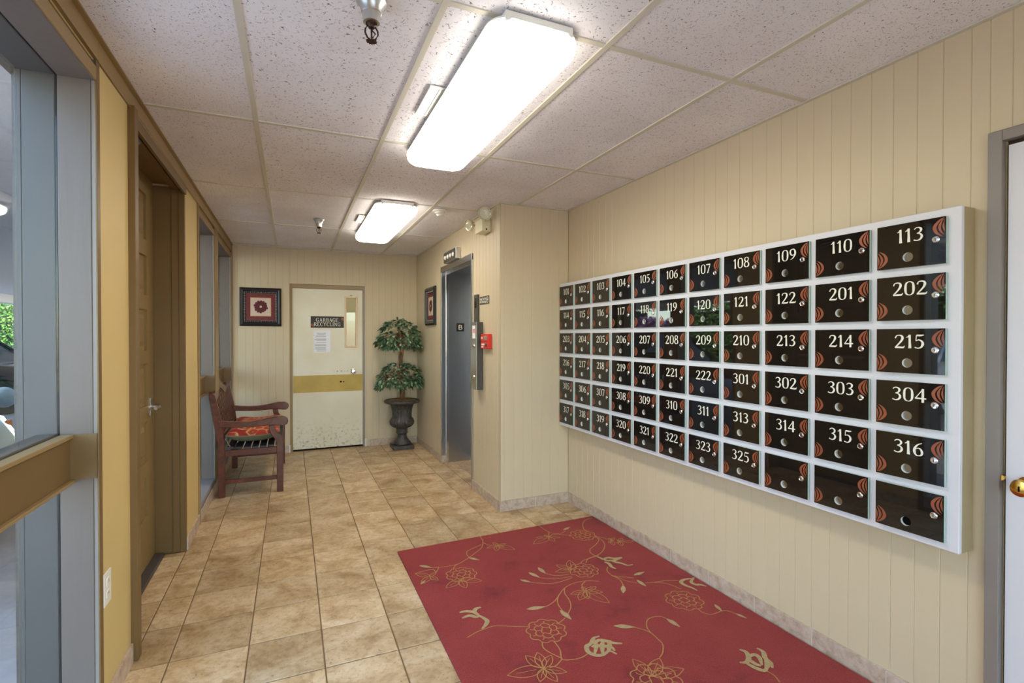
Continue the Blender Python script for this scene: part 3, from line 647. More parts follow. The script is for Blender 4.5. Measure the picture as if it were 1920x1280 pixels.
GL.update({
 'G': (0.86, L_(([(0.76, 0.80), (0.60, 0.95), (0.40, 0.97), (0.16, 0.82), (0.09, 0.5), (0.16, 0.18), (0.40, 0.03), (0.62, 0.07), (0.72, 0.2)], [.05, .06, .07, .13, .15, .13, .07, .07, .1], False), ([(0.72, 0.04), (0.72, 0.42)], K, False), serif(0.70, 0.42, 0.3), ([(0.77, 0.96), (0.77, 0.72)], 0.05, False))),
 'A': (0.86, L_(([(0.13, 0.03), (0.42, 0.99)], H_, False), ([(0.42, 0.99), (0.73, 0.03)], K, False), ([(0.24, 0.33), (0.62, 0.33)], H_, False), serif(0.12, 0.03), serif(0.73, 0.03, 0.26))),
 'R': (0.84, L_(([(0.17, 0.03), (0.17, 0.97)], K, False), ([(0.06, 0.95), (0.45, 0.95), (0.64, 0.84), (0.64, 0.62), (0.45, 0.50), (0.2, 0.50)], [.05, .06, .12, .13, .06, .06], False), ([(0.42, 0.50), (0.62, 0.2), (0.80, 0.03)], K, False), serif(0.17, 0.03, 0.27))),
 'B': (0.78, L_(([(0.17, 0.03), (0.17, 0.97)], K, False), ([(0.06, 0.95), (0.42, 0.95), (0.60, 0.85), (0.60, 0.65), (0.42, 0.53), (0.2, 0.53)], [.05, .06, .12, .13, .06, .06], False), ([(0.42, 0.53), (0.65, 0.42), (0.66, 0.15), (0.45, 0.03), (0.06, 0.03)], [.05, .12, .14, .07, .06], False))),
 'E': (0.76, L_(([(0.17, 0.03), (0.17, 0.97)], K, False), ([(0.06, 0.96), (0.66, 0.96)], H_, False), ([(0.06, 0.03), (0.68, 0.03)], H_, False), ([(0.2, 0.5), (0.5, 0.5)], H_, False), ([(0.65, 0.98), (0.65, 0.76)], 0.05, False), ([(0.68, 0.0), (0.68, 0.24)], 0.05, False), ([(0.5, 0.6), (0.5, 0.4)], 0.05, False))),
 'C': (0.80, L_(([(0.72, 0.78), (0.56, 0.95), (0.38, 0.97), (0.16, 0.82), (0.09, 0.5), (0.16, 0.18), (0.40, 0.03), (0.60, 0.06), (0.73, 0.22)], [.05, .06, .07, .13, .15, .13, .07, .07, .05], False), ([(0.73, 0.96), (0.73, 0.72)], 0.05, False))),
 'Y': (0.84, L_(([(0.14, 0.97), (0.42, 0.48)], K, False), ([(0.70, 0.97), (0.42, 0.48)], H_, False), ([(0.42, 0.5), (0.42, 0.03)], K, False), serif(0.13, 0.97), serif(0.70, 0.97), serif(0.42, 0.03, 0.28))),
 'L': (0.70, L_(([(0.17, 0.03), (0.17, 0.97)], K, False), ([(0.06, 0.03), (0.62, 0.03)], H_, False), ([(0.62, 0.0), (0.62, 0.26)], 0.05, False), serif(0.17, 0.97, 0.27))),
 'I': (0.36, L_(([(0.18, 0.03), (0.18, 0.97)], K, False), serif(0.18, 0.97, 0.28), serif(0.18, 0.03, 0.28))),
 'N': (0.90, L_(([(0.16, 0.03), (0.16, 0.97)], H_, False), ([(0.14, 0.97), (0.74, 0.03)], K, False), ([(0.74, 0.03), (0.74, 0.97)], H_, False), serif(0.16, 0.03), serif(0.74, 0.97), serif(0.12, 0.97, 0.16))),
})
def words_mesh(mb, s, h, P, wide=1.0, gap=0.10, centre=(0, 0), seg=4):
    tot = sum(GL[c][0] for c in s) + gap*(len(s)-1); u = -tot/2
    for c in s:
        w, strokes = GL[c]
        for pts, wd, cl in strokes:
            w2 = [x*h for x in wd] if isinstance(wd, list) else wd*h
            ribbon(mb, [((u+x)*h*wide+centre[0], (y-0.5)*h+centre[1]) for x, y in pts], w2, P, seg if len(pts) > 2 else 1, cl)
        u += w+gap
    return mb

# ------------------------------------------------------------------ mailbox cabinet on the right wall
NUM = [['101', '102', '103', '104', '105', '106', '107', '108', '109', '110', '113'],
       ['114', '115', '116', '117', '118', '119', '120', '121', '122', '201', '202'],
       ['203', '204', '205', '206', '207', '208', '209', '210', '213', '214', '215'],
       ['216', '217', '218', '219', '220', '221', '222', '301', '302', '303', '304'],
       ['305', '306', '307', '308', '309', '310', '311', '313', '314', '315', '316'],
       ['317', '318', '319', '320', '321', '322', '323', '325', '', '', '']]
MX, MY0, MY1, MZ0, MZ1 = 2.042, 0.936, 3.672, 0.655, 1.822
mbx = thing('mailbox_cabinet', 'white wall-mounted bank of black numbered mailboxes', 'mailboxes', (MX, MY1, MZ1), (PI/2, 0, -PI/2))
# local frame: X runs toward the camera along the wall, Y up, Z out of the wall
W_, H_T = MY1-MY0, MZ1-MZ0
body = MB().box(0, W_, -H_T, 0, -(XR-MX)+0.001, 0)
put('cabinet_front', MB().box(0, W_, -H_T, 0, -0.018, 0), M['white'], mbx, bevel=0.003)
put('cabinet_side', MB().box(0.002, W_-0.001, -H_T+0.001, -0.001, -(XR-MX)+0.001, -0.018), M['mailside'], mbx, bevel=0.002, label='tan painted cabinet sides')
DW, DH, PW, PH = 0.2155, 0.1595, 0.2463, 0.1902
def hole_plate(w, h, cx, cy, r, z0, z1, seg=28):
    mb = MB(); inner, outer = [], []
    angs = sorted(set([2*PI*k/seg for k in range(seg)] + [math.atan2(y-cy, x-cx) % (2*PI) for x in (0, w) for y in (-h, 0)]))
    for a in angs:
        c, s = math.cos(a), math.sin(a); t = 1e9
        if c > 1e-9: t = min(t, (w-cx)/c)
        if c < -1e-9: t = min(t, -cx/c)
        if s > 1e-9: t = min(t, -cy/s)
        if s < -1e-9: t = min(t, (-h-cy)/s)
        inner.append((cx+r*c, cy+r*s)); outer.append((cx+t*c, cy+t*s))
    n = len(angs)
    for z, flip in ((z1, False),):
        for i in range(n):
            j = (i+1) % n; mb.face((*inner[i], z), (*outer[i], z), (*outer[j], z), (*inner[j], z))
    mb.cur = 1
    for i in range(n):
        j = (i+1) % n; mb.face((*outer[i], z0), (*outer[j], z0), (*outer[j], z1), (*outer[i], z1))
    mb.cur = 2
    for i in range(n):
        j = (i+1) % n; mb.face((*inner[j], z0), (*inner[i], z0), (*inner[i], z1), (*inner[j], z1))
    return mb
HCX, HCY, HR = 0.47*DW, -0.77*DH, 0.0165
plate = hole_plate(DW, DH, HCX, HCY, HR, 0.0, 0.011); plate.recalc = False
plate_me = plate.mesh('mail_door', [M['doorglass'], M['glasscut'], M['white_plastic']])
disc_me = MB().lathe([(0, 0.0012), (HR-0.0005, 0.0012), (HR-0.0005, 0.0002), (0, 0.0002)], 20).mesh('hole_plate', M['mirror_dark'])
void_me = MB().lathe([(0, 0.0012), (HR-0.0005, 0.0012), (HR-0.0005, 0.0002), (0, 0.0002)], 20).mesh('hole_shade_disc', M['black_void'])  # black disc stands in for the darkness inside an empty hole
lock_me = MB().lathe([(0, 0.0), (0.0115, 0.0), (0.0115, 0.002), (0.0095, 0.0038), (0.0078, 0.0030), (0.0078, 0.0024), (0.0066, 0.0024), (0.0062, 0.0044), (0, 0.0046)], 20).mesh('lock', M['chrome'], True)
lock_me.set_sharp_from_angle(angle=math.radians(35))
key_me = MB().box(-0.0010, 0.0010, -0.0042, 0.0042, 0.0044, 0.0049).mesh('keyway', M['black_void'])
def leaf_decal():
    mb = MB(); bw, bh = 0.036, 0.068
    for pts, w in (([(0.05, 0.02), (0.5, 0.18), (0.84, 0.46), (0.66, 0.76), (0.15, 0.98)], [0.0, 0.18, 0.30, 0.22, 0.0]),
                   ([(0.05, 0.02), (0.28, 0.22), (0.44, 0.46), (0.33, 0.70), (0.05, 0.90)], [0.0, 0.12, 0.22, 0.16, 0.0]),
                   ([(0.02, 0.06), (0.09, 0.26), (0.13, 0.44), (0.08, 0.62), (0.02, 0.78)], [0.0, 0.08, 0.16, 0.12, 0.0])):
        ribbon(mb, [(x*bw, y*bh) for x, y in pts], [q*bw for q in w], lambda u, v: (u, v, 0), 6)
    return mb.mesh('leaf_decal', M['decal'])
decal_me = leaf_decal()
for r_ in range(6):
    for c_ in range(11):
        s = NUM[r_][c_]
        d = link('mail_door', plate_me, mbx, (0.020+PW*c_, -0.0285-PH*r_, 0.0012))
        d['label'] = ('black glass mailbox door numbered ' + s) if s else 'black glass mailbox door without a number'
        tilt = math.radians(1.5 if c_ == 10 else (0.5 if c_ == 9 else random.uniform(-0.35, 0.35)))
        d.rotation_euler = (random.uniform(-0.004, 0.004), tilt, 0)
        d.location.z = 0.0012 + max(0, DW*math.sin(tilt))
        if s:
            m = words_mesh(MB(), s, 0.049, lambda u, v: (u, v, 0), 1.06, 0.08, (0, 0), 4)
            link('number', m.mesh('number', M['number']), d, (0.50*DW, -0.285*DH, 0.0116))
        link('leaf_decal', decal_me, d, (0.001, -0.985*DH, 0.0115))
        o = link('leaf_decal', decal_me, d, (DW-0.003, -0.012*DH, 0.0115), (0, 0, PI))
        last = (r_ == 5 and c_ == 10)
        link('hole_shade_disc' if last else 'hole_plate', void_me if last else disc_me, d, (HCX, HCY, 0.0))
        lk = link('lock', lock_me, d, (0.865*DW, -0.47*DH, 0.011)); lk.rotation_euler = (0, 0, 0)
        if True: 
            k_ = link('keyway', key_me, d, (0.865*DW, -0.47*DH, 0.011)); k_.rotation_euler = (0, 0, random.uniform(-0.3, 0.3))

# ------------------------------------------------------------------ ceiling lights, sprinklers, detector
def rrect(x0, x1, y0, y1, r, z, n=6):
    out = []
    for cx, cy, a0 in ((x1-r, y1-r, 0), (x0+r, y1-r, 90), (x0+r, y0+r, 180), (x1-r, y0+r, 270)):
        for k in range(n+1):
            a = math.radians(a0+90*k/n); out.append((cx+r*math.cos(a), cy+r*math.sin(a), z))
    return out
def ceiling_light(y0, y1, label):
    t = thing('ceiling_light', label, 'ceiling light', (0.757, (y0+y1)/2, ZC-0.003), (0, 0, 0), 'wraparound ceiling lights')
    h = (y1-y0)/2
    rings = [rrect(-0.167+i, 0.167-i, -h+i, h-i, max(0.075-i*0.7, 0.02), z, 8) for i, z in ((0.004, -0.024), (0.0, -0.036), (0.002, -0.058), (0.010, -0.074), (0.024, -0.084), (0.045, -0.090))]
    dm = MB(); dm.cur = 1; dm.loft(rings[:5], False); dm.cur = 0; dm.loft(rings[4:], False); dm.face(*rings[-1])
    put('diffuser', dm, [M['lens'], M['lens_side']], t, smooth=True)
    put('tray', MB().loft([rrect(-0.166, 0.166, -h+0.001, h-0.001, 0.075, -0.0255, 8), rrect(-0.164, 0.164, -h+0.003, h-0.003, 0.073, -0.018, 8)]), M['white_plastic'], t, label='white plate added to stop light leaking upward')  # opaque plate added to keep light inside the diffuser off the ceiling
    put('housing', B(-0.125, 0.125, -h+0.004, h-0.02, -0.036, 0), M['white_plastic'], t, bevel=0.003, label='white metal housing')
    put('side_plate', MB().box(-0.222, -0.125, 0.58-h, 0.87-h, -0.006, 0.0).box(-0.180, -0.172, 0.59-h, 0.86-h, -0.010, -0.006), M['white_plastic'], t, label='white side plate beside the diffuser')
    return t
ceiling_light(1.49, 2.87, 'large lit ceiling light nearest the camera')
ceiling_light(3.93, 5.34, 'smaller looking lit ceiling light further down the corridor')
def sprinkler(x, y, label):
    t = thing('fire_sprinkler', label, 'sprinkler', (x, y, ZC-0.003), (0, 0, random.uniform(-0.1, 0.2)), 'ceiling fire sprinklers')
    put('cup', MB().lathe([(0, 0), (0.047, 0), (0.046, -0.003), (0.036, -0.014), (0.031, -0.034), (0.0285, -0.036), (0.0285, -0.040), (0.0255, -0.064), (0.019, -0.066), (0, -0.062)], 28), M['satin'], t, smooth=True, auto=35, label='satin metal cup')
    m = MB().lathe([(0, -0.060), (0.017, -0.060), (0.018, -0.070), (0.012, -0.074), (0.010, -0.080), (0, -0.081)], 12)
    m.tube([(-0.011, 0, -0.074), (-0.019, 0, -0.086), (-0.020, 0, -0.098), (-0.013, 0, -0.112), (-0.004, 0, -0.119), (0.004, 0, -0.119), (0.013, 0, -0.112), (0.020, 0, -0.098), (0.019, 0, -0.086), (0.011, 0, -0.074)], 0.0027, 6)
    m.tube([(0, 0, -0.080), (0, 0, -0.118)], 0.003, 6); m.tube([(0, 0, -0.086), (0.012, 0, -0.096), (0.003, 0, -0.110)], 0.0025, 6)
    put('sprinkler_frame', m, M['dark_metal'], t, smooth=True, auto=50)
    p = []
    for k in range(24):
        r = 0.0175 if k % 2 else 0.0125; a = 2*PI*k/24; p.append((r*math.cos(a), r*math.sin(a)))
    put('deflector', MB().prism(p, 'z', -0.1235, -0.121), M['dark_metal'], t)
sprinkler(0.234, 1.637, 'metal fire sprinkler at the top edge of the picture')
sprinkler(0.228, 4.844, 'small metal fire sprinkler on the far part of the ceiling')
sm = thing('smoke_detector', 'round white smoke detector on the ceiling near the elevator', 'smoke detector', (1.136, 4.09, ZC-0.002))
put('base', MB().lathe([(0, 0), (0.062, 0), (0.062, -0.010), (0.056, -0.016), (0, -0.016)], 32), M['white_plastic'], sm, smooth=True, auto=40)
put('sensor_dome', MB().lathe([(0, -0.014), (0.045, -0.014), (0.043, -0.026), (0.030, -0.034), (0.026, -0.046), (0.016, -0.052), (0, -0.053)], 28), M['white_plastic'], sm, smooth=True, auto=30)

# ------------------------------------------------------------------ elevator entrance
ev = thing('elevator_entrance', 'stainless steel elevator entrance with deep jambs', 'elevator', (XJ, 4.87, 0))
ey0, ey1 = -0.535, 0.500
put('side_frame', MB().box(-0.010, 0.045, ey1-0.008, ey1+0.006, HB, 2.14), M['steel'], ev, bevel=0.002)
put('far_jamb', MB().box(0.045, 0.40, ey1-0.012, ey1, 0.0, 2.12), M['steel'], ev, bevel=0.001)
put('jamb_edge', MB().box(0.040, 0.066, ey1-0.022, ey1-0.012, 0.0, 2.10), M['chrome'], ev, bevel=0.002, label='bright vertical jamb edge')
put('near_jamb', MB().box(-0.010, 0.40, -0.516, -0.500, 0.0, 2.12), M['steel'], ev, bevel=0.002)
put('near_face', MB().box(-0.012, 0.0, ey0, -0.500, HB, 2.145), M['steel'], ev, bevel=0.002)
put('far_face', MB().box(-0.012, 0.0, ey1-0.016, ey1+0.010, 0.0+HB, 2.145), M['steel'], ev, bevel=0.002)
put('head_face', MB().box(-0.014, 0.0, ey0, ey1+0.010, 2.085, 2.145), M['steel'], ev, bevel=0.002)
put('head_soffit', MB().box(0.0, 0.40, -0.50, ey1-0.012, 2.085, 2.12), M['steel'], ev, bevel=0.001)
put('head_step', MB().box(0.045, 0.075, -0.50, ey1-0.012, 2.066, 2.085), M['steel'], ev, bevel=0.002)
for a, b in ((-0.50, -0.003), (0.0, 0.488)):
    put('door_panel', B(0.37, 0.40, a, b, 0.01, 2.085), M['steel'], ev, bevel=0.002)
put('sill', B(0.34, 0.46, -0.50, 0.488, -0.012, 0.004), M['satin'], ev)
put('shaft_lining', MB().box(0.36, 0.56, ey1, ey1+0.1, 0, 2.4).box(0.36, 0.56, -0.62, -0.516, 0, 2.4).box(0.46, 0.56, -0.6, 0.6, -0.1, 2.4).box(0.36, 0.56, -0.6, 0.6, 2.12, 2.4), M['charcoal'], ev)
ex = thing('elevator_level_sign', 'square black B sign on the steel elevator jamb', 'sign', (1.718, 5.358, 1.490))
put('plate', B(-0.0435, 0.0435, -0.0035, 0, -0.045, 0.045), M['sign'], ex, bevel=0.001)
mB = MB()
PB = lambda u, v: (u, -0.0042, v)
for pts, w, cl in (([(-0.016, -0.026), (-0.016, 0.026)], 0.011, False), ([(-0.018, 0.0225), (0.006, 0.0225), (0.015, 0.013), (0.006, 0.003), (-0.016, 0.003)], 0.009, False), ([(-0.016, 0.001), (0.008, 0.001), (0.019, -0.010), (0.008, -0.0215), (-0.018, -0.0215)], 0.009, False)):
    ribbon(mB, pts, w, PB, 4, cl)
put('letter', mB, M['number'], ex, label='cream letter B')
lan = thing('elevator_lantern', 'grey hall lantern box with round lamps above the elevator', 'elevator lantern', (XJ-0.001, 4.92, 2.204))
put('case', B(-0.048, 0, -0.215, 0.21, -0.055, 0.055), M['satin'], lan, bevel=0.002)
put('face_plate', B(-0.051, -0.048, -0.205, 0.20, -0.047, 0.047), M['charcoal'], lan)
for k in range(4):
    put('lamp', MB().lathe([(0, 0), (0.022, 0), (0.022, -0.004), (0.014, -0.012), (0, -0.014)], 16, (-0.051, -0.135+0.09*k, -0.004), 'x'), M['white_plastic'], lan, smooth=True, auto=40, label='round white lamp')
cl = thing('elevator_indicator', 'dark narrow indicator plate above the elevator call panel', 'indicator plate', (XJ-0.001, 4.215, 1.64))
put('plate', B(-0.018, 0, -0.045, 0.045, -0.125, 0.118), M['charcoal'], cl, bevel=0.002)
put('display', B(-0.020, -0.018, -0.022, 0.022, 0.0, 0.085), M['doorglass'], cl, label='black display window')
cp = thing('elevator_call_station', 'tall stainless elevator call panel standing proud of the wall', 'call panel', (XJ-0.001, 4.145, 1.22))
put('case', B(-0.055, 0, -0.068, 0.068, -0.292, 0.292), M['charcoal'], cp, bevel=0.002, label='dark panel case')
put('face_plate', B(-0.060, -0.055, -0.068, 0.068, -0.292, 0.292), M['steel'], cp, bevel=0.002)
fs = put('fire_notice', B(-0.0612, -0.060, -0.040, 0.035, 0.150, 0.262), M['paper'], cp, label='small white pictogram notice')
pm = MB()
for k in range(3): pm.box(-0.0618, -0.0612, -0.030+0.02*k, -0.018+0.02*k, 0.195+0.006*(k % 2), 0.235)
put('pictogram', pm, M['red'], fs, label='red pictogram')
for z, r in ((0.085, 0.016), (-0.185, 0.016)):
    bt = put('button', MB().lathe([(0, 0), (r, 0), (r, -0.005), (r*0.7, -0.008), (0, -0.008)], 18, (-0.060, 0, z), 'x'), M['chrome'], cp, smooth=True, auto=35)
put('key_switch', MB().lathe([(0, 0), (0.008, 0), (0.008, -0.002), (0, -0.002)], 12, (-0.068, 0, 0.085), 'x'), M['dark_metal'], cp)
ns = thing('no_smoking_sign', 'small grey sign thanking visitors for not smoking', 'sign', (XJ-0.0005, 4.040, 1.698))
put('plate', B(-0.004, 0, -0.112, 0.112, -0.034, 0.034), M['charcoal'], ns, bevel=0.001)
def label_text(name, s, size, parent, loc, rot, m, align='CENTER', bold=0.0):
    c = bpy.data.curves.new(name, 'FONT'); c.body = s; c.size = size; c.align_x = align; c.align_y = 'CENTER'; c.offset = bold; c.space_line = 0.85
    c.materials.append(m); tmp = link(name, c); dg = bpy.context.evaluated_depsgraph_get(); dg.update()
    me = bpy.data.meshes.new_from_object(tmp.evaluated_get(dg)); bpy.data.objects.remove(tmp)
    me.materials.clear(); me.materials.append(m)
    return link(name, me, parent, loc, rot)
label_text('lettering', 'Thank You For\nNot Smoking', 0.0285, ns, (-0.0046, 0.030, 0.0), (PI/2, 0, -PI/2), M['number'], 'CENTER', 0.0008)
rg = MB(); R_ = lambda u, v: (-0.0046, u, v)
ribbon(rg, [(-0.080+0.024*math.cos(2*PI*k/16), 0.024*math.sin(2*PI*k/16)) for k in range(16)], 0.005, R_, 2, True)
ribbon(rg, [(-0.097, 0.017), (-0.063, -0.017)], 0.005, R_, 1); rg.box(-0.0048, -0.0044, -0.094, -0.066, -0.004, 0.003)
put('no_smoking_symbol', rg, M['number'], ns)
fa = thing('fire_alarm_panel', 'small red fire alarm panel beside the elevator', 'fire alarm', (XJ-0.001, 3.955, 1.347))
put('case', B(-0.034, 0, -0.088, 0.088, -0.062, 0.062), M['red'], fa, bevel=0.003)
put('cover_seam', B(-0.0350, -0.034, -0.086, 0.086, -0.004, -0.001), M['dark_metal'], fa)
put('window', B(-0.0355, -0.034, -0.055, 0.005, 0.012, 0.046), M['satin'], fa, label='grey display window')
for y, z in ((0.055, -0.026), (0.030, -0.026), (0.005, -0.026), (0.055, -0.046), (0.030, -0.046)):
    put('button', B(-0.0365, -0.034, y-0.009, y+0.009, z-0.007, z+0.007), M['white_plastic'], fa)
put('key_switch', MB().lathe([(0, 0), (0.013, 0), (0.013, -0.008), (0, -0.008)], 14, (-0.034, -0.045, -0.032), 'x'), M['charcoal'], fa)
label_text('lettering', 'FIRE', 0.026, fa, (-0.0357, 0.052, 0.028), (PI/2, 0, -PI/2), M['number'], 'CENTER', 0.0006)
# emergency light
em = thing('emergency_light', 'cream twin-head emergency light high on the elevator wall', 'emergency light', (XJ-0.001, 3.97, 2.31))
put('housing', B(-0.080, 0, -0.084, 0.084, -0.056, 0.050), M['cream_metal'], em, bevel=0.005)
put('test_button', MB().lathe([(0, 0), (0.006, 0), (0.006, -0.004), (0, -0.004)], 10, (-0.04, -0.084, -0.040), 'y'), M['black_void'], em)
def lamp_head(loc, aim):
    q = Vector(aim).normalized().to_track_quat('Z', 'Y').to_euler()
    h = put('lamp_head', MB().lathe([(0, -0.062), (0.018, -0.062), (0.020, -0.040), (0.030, -0.026), (0.047, -0.012), (0.053, 0.0), (0.053, 0.008), (0.050, 0.010), (0.048, 0.004), (0, 0.0)], 30), M['cream_metal'], em, loc, q, smooth=True, auto=40)
    put('reflector', MB().lathe([(0, -0.030), (0.02, -0.024), (0.038, -0.010), (0.047, 0.006), (0.046, 0.0065), (0.018, -0.020), (0, -0.026)], 26), M['chrome'], h, smooth=True, auto=60)
    put('lens', MB().lathe([(0, 0.011), (0.025, 0.009), (0.047, 0.005), (0.047, 0.006), (0.025, 0.010), (0, 0.012)], 26), M['lamp_glass'], h, smooth=True)
    put('bulb', MB().lathe([(0, -0.024), (0.006, -0.022), (0.009, -0.012), (0.006, -0.003), (0, -0.001)], 14), M['satin'], h, smooth=True)
lamp_head((-0.080, -0.155, 0.068), (-0.35, -1, -0.28))
lamp_head((-0.085, 0.235, 0.052), (-1.0, -0.35, -0.35))
put('bracket', MB().tube([(-0.045, -0.08, 0.02), (-0.05, -0.11, 0.06), (-0.066, -0.12, 0.075)], 0.008, 8).tube([(-0.05, 0.08, 0.02), (-0.05, 0.18, 0.06), (-0.05, 0.225, 0.062)], 0.008, 8), M['cream_metal'], em)

# ------------------------------------------------------------------ signs, notice, pictures, outlet
gs = thing('garbage_sign', 'black sign reading garbage recycling on the cream door', 'sign', (0.405, YB+0.0345, 1.5665))
put('plate', B(-0.192, 0.192, -0.006, 0, -0.070, 0.070), M['sign'], gs, bevel=0.0015)
PS = lambda u, v: (u, -0.0066, v)
put('lettering', words_mesh(words_mesh(MB(), 'GARBAGE', 0.044, PS, 0.92, 0.10, (-0.002, 0.026), 3), 'RECYCLING', 0.044, PS, 0.92, 0.10, (-0.002, -0.027), 3), M['number'], gs)
dcm = MB()
for pts, w in (([(0.150, 0.060), (0.168, 0.040), (0.172, 0.010)], [0.0, 0.012, 0.0]), ([(0.166, 0.064), (0.182, 0.040), (0.180, 0.015)], [0, 0.010, 0]), ([(-0.150, -0.062), (-0.166, -0.040), (-0.172, -0.012)], [0, 0.012, 0]), ([(-0.168, -0.062), (-0.182, -0.040), (-0.180, -0.015)], [0, 0.010, 0])):
    ribbon(dcm, pts, w, PS, 4)
put('leaf_decal', dcm, M['decal'], gs)
nt = thing('paper_notice', 'white printed paper notice taped below the garbage sign', 'notice', (0.342, YB+0.0345, 1.329))
pn = MB(); cols_ = 6
v = []
for i in range(cols_+1):
    for j in range(2):
        u = -0.097+0.194*i/cols_; v.append((u, -0.001-0.012*max(0, (i-3)/3)**2, (-0.138 if j == 0 else 0.135)+(0.003*(i/cols_))))
pn.add(v, [(2*i, 2*i+2, 2*i+3, 2*i+1) for i in range(cols_)])
o = put('sheet', pn, M['paper'], nt); so_ = o.modifiers.new('thick', 'SOLIDIFY'); so_.thickness = 0.0006
ln = MB(); z = 0.110
for k, w in enumerate((0.05, 0.045, 0, 0.058, 0.07, 0, 0.06, 0.075, 0.05, 0, 0.055, 0, 0.072, 0.07, 0, 0.066, 0.074, 0.06, 0, 0.05)):
    z -= 0.0115
    if w: ln.box(-0.012-w, min(0.0+w, 0.05)-0.004, -0.0040-0.0008, -0.0034, z, z+0.0035)
put('printed_lines', ln, M['ink'], nt, label='rows of small grey print')
def flower_art(parent, s):
    """square art, local x right, z up, facing -y; s half size"""
    put('mat_board', B(-s, s, -0.006, -0.002, -s, s), M['mat_pink'], parent)
    a = s*0.70
    put('fillet', MB().box(-a, a, -0.0085, -0.006, -a, a), M['fillet'], parent)
    put('art_sheet', MB().box(-a*0.93, a*0.93, -0.0095, -0.0085, -a*0.93, a*0.93), M['artpaper'], parent)
    pm = MB(); P3 = lambda u, v: (u, -0.0100, v)
    for k in range(14):
        an = 2*PI*k/14+0.2; r = a*random.uniform(0.60, 0.72)
        ribbon(pm, [(0.05*a*math.cos(an), 0.05*a*math.sin(an)+0.03*a), (0.38*a*math.cos(an), 0.38*a*math.sin(an)+0.03*a), (0.58*a*math.cos(an), 0.58*a*math.sin(an)+0.03*a), (r*math.cos(an), r*math.sin(an)+0.03*a)], [0.05*a, 0.26*a, 0.24*a, 0.02], P3, 4)
    put('printed_flower', pm, M['burgundy'], parent, label='dark red printed flower')
    e = MB(); 
    ribbon(e, [(0.09*a*math.cos(2*PI*k/10), 0.09*a*math.sin(2*PI*k/10)+0.03*a) for k in range(10)], 0.05*a, lambda u, v: (u, -0.0106, v), 3, True)
    put('flower_eye', e, M['petal_eye'], parent, label='pale flower centre')
def picture(label, loc, rot, w, h, group):
    t = thing('framed_picture', label, 'picture', loc, rot, group)
    fm = MB(); rings = []
    prof = [(0.0, 0.0), (0.0, -0.020), (0.010, -0.026), (0.022, -0.034), (0.034, -0.030), (0.044, -0.018), (0.056, -0.016), (0.064, -0.012), (0.066, 0.0)]
    for i, d in prof: rings.append([(-w/2+i, d, -h/2+i), (w/2-i, d, -h/2+i), (w/2-i, d, h/2-i), (-w/2+i, d, h/2-i)])
    put('frame', fm.loft(rings, False), M['frame_black'], t)
    bd = MB(); i = 0.054
    n = int((w-2*i)/0.019)
    for k in range(n+1):
        for (x, z_) in ((-w/2+i+(w-2*i)*k/n, h/2-i), (-w/2+i+(w-2*i)*k/n, -h/2+i), (-w/2+i, -h/2+i+(h-2*i)*k/n), (w/2-i, -h/2+i+(h-2*i)*k/n)):
            r = 0.0062 if k % 2 else 0.0042
            bd.lathe([(0, -0.014), (r, -0.016), (r*0.7, -0.020), (0, -0.022)], 6, (x, 0, z_), 'y')
    b_ = put('beading', bd, M['bead'], t, label='silvered beads around the frame')
    flower_art(t, min(w, h)/2-0.064)
    return t
picture('square dark framed red flower picture on the end wall left of the door', (-0.329, YB-0.001, 1.733), (0, 0, 0), 0.438, 0.446, 'framed flower pictures')
picture('dark framed flower picture on the side wall beside the plant', (XJ-0.001, 5.82, 1.745), (0, 0, -PI/2), 0.44, 0.446, 'framed flower pictures')
ou = thing('wall_outlet', 'ivory duplex outlet low on the yellow wall', 'outlet', (XL, 2.297, 0.458))
put('plate', B(0, 0.005, -0.038, 0.038, -0.060, 0.060), M['white_plastic'], ou, bevel=0.002)
for z in (0.022, -0.022):
    s_ = put('socket', MB().prism([(-0.016, z-0.010), (-0.010, z-0.015), (0.010, z-0.015), (0.016, z-0.010), (0.016, z+0.010), (0.010, z+0.015), (-0.010, z+0.015), (-0.016, z+0.010)], 'x', 0.005, 0.0068), M['white_plastic'], ou)
    for y in (-0.006, 0.006): put('slot', B(0.0066, 0.0072, y-0.001, y+0.001, z-0.002, z+0.007), M['black_void'], s_)
put('screw', MB().lathe([(0, 0), (0.003, 0), (0.003, 0.001), (0, 0.001)], 10, (0.005, 0, 0), 'x'), M['satin'], ou)

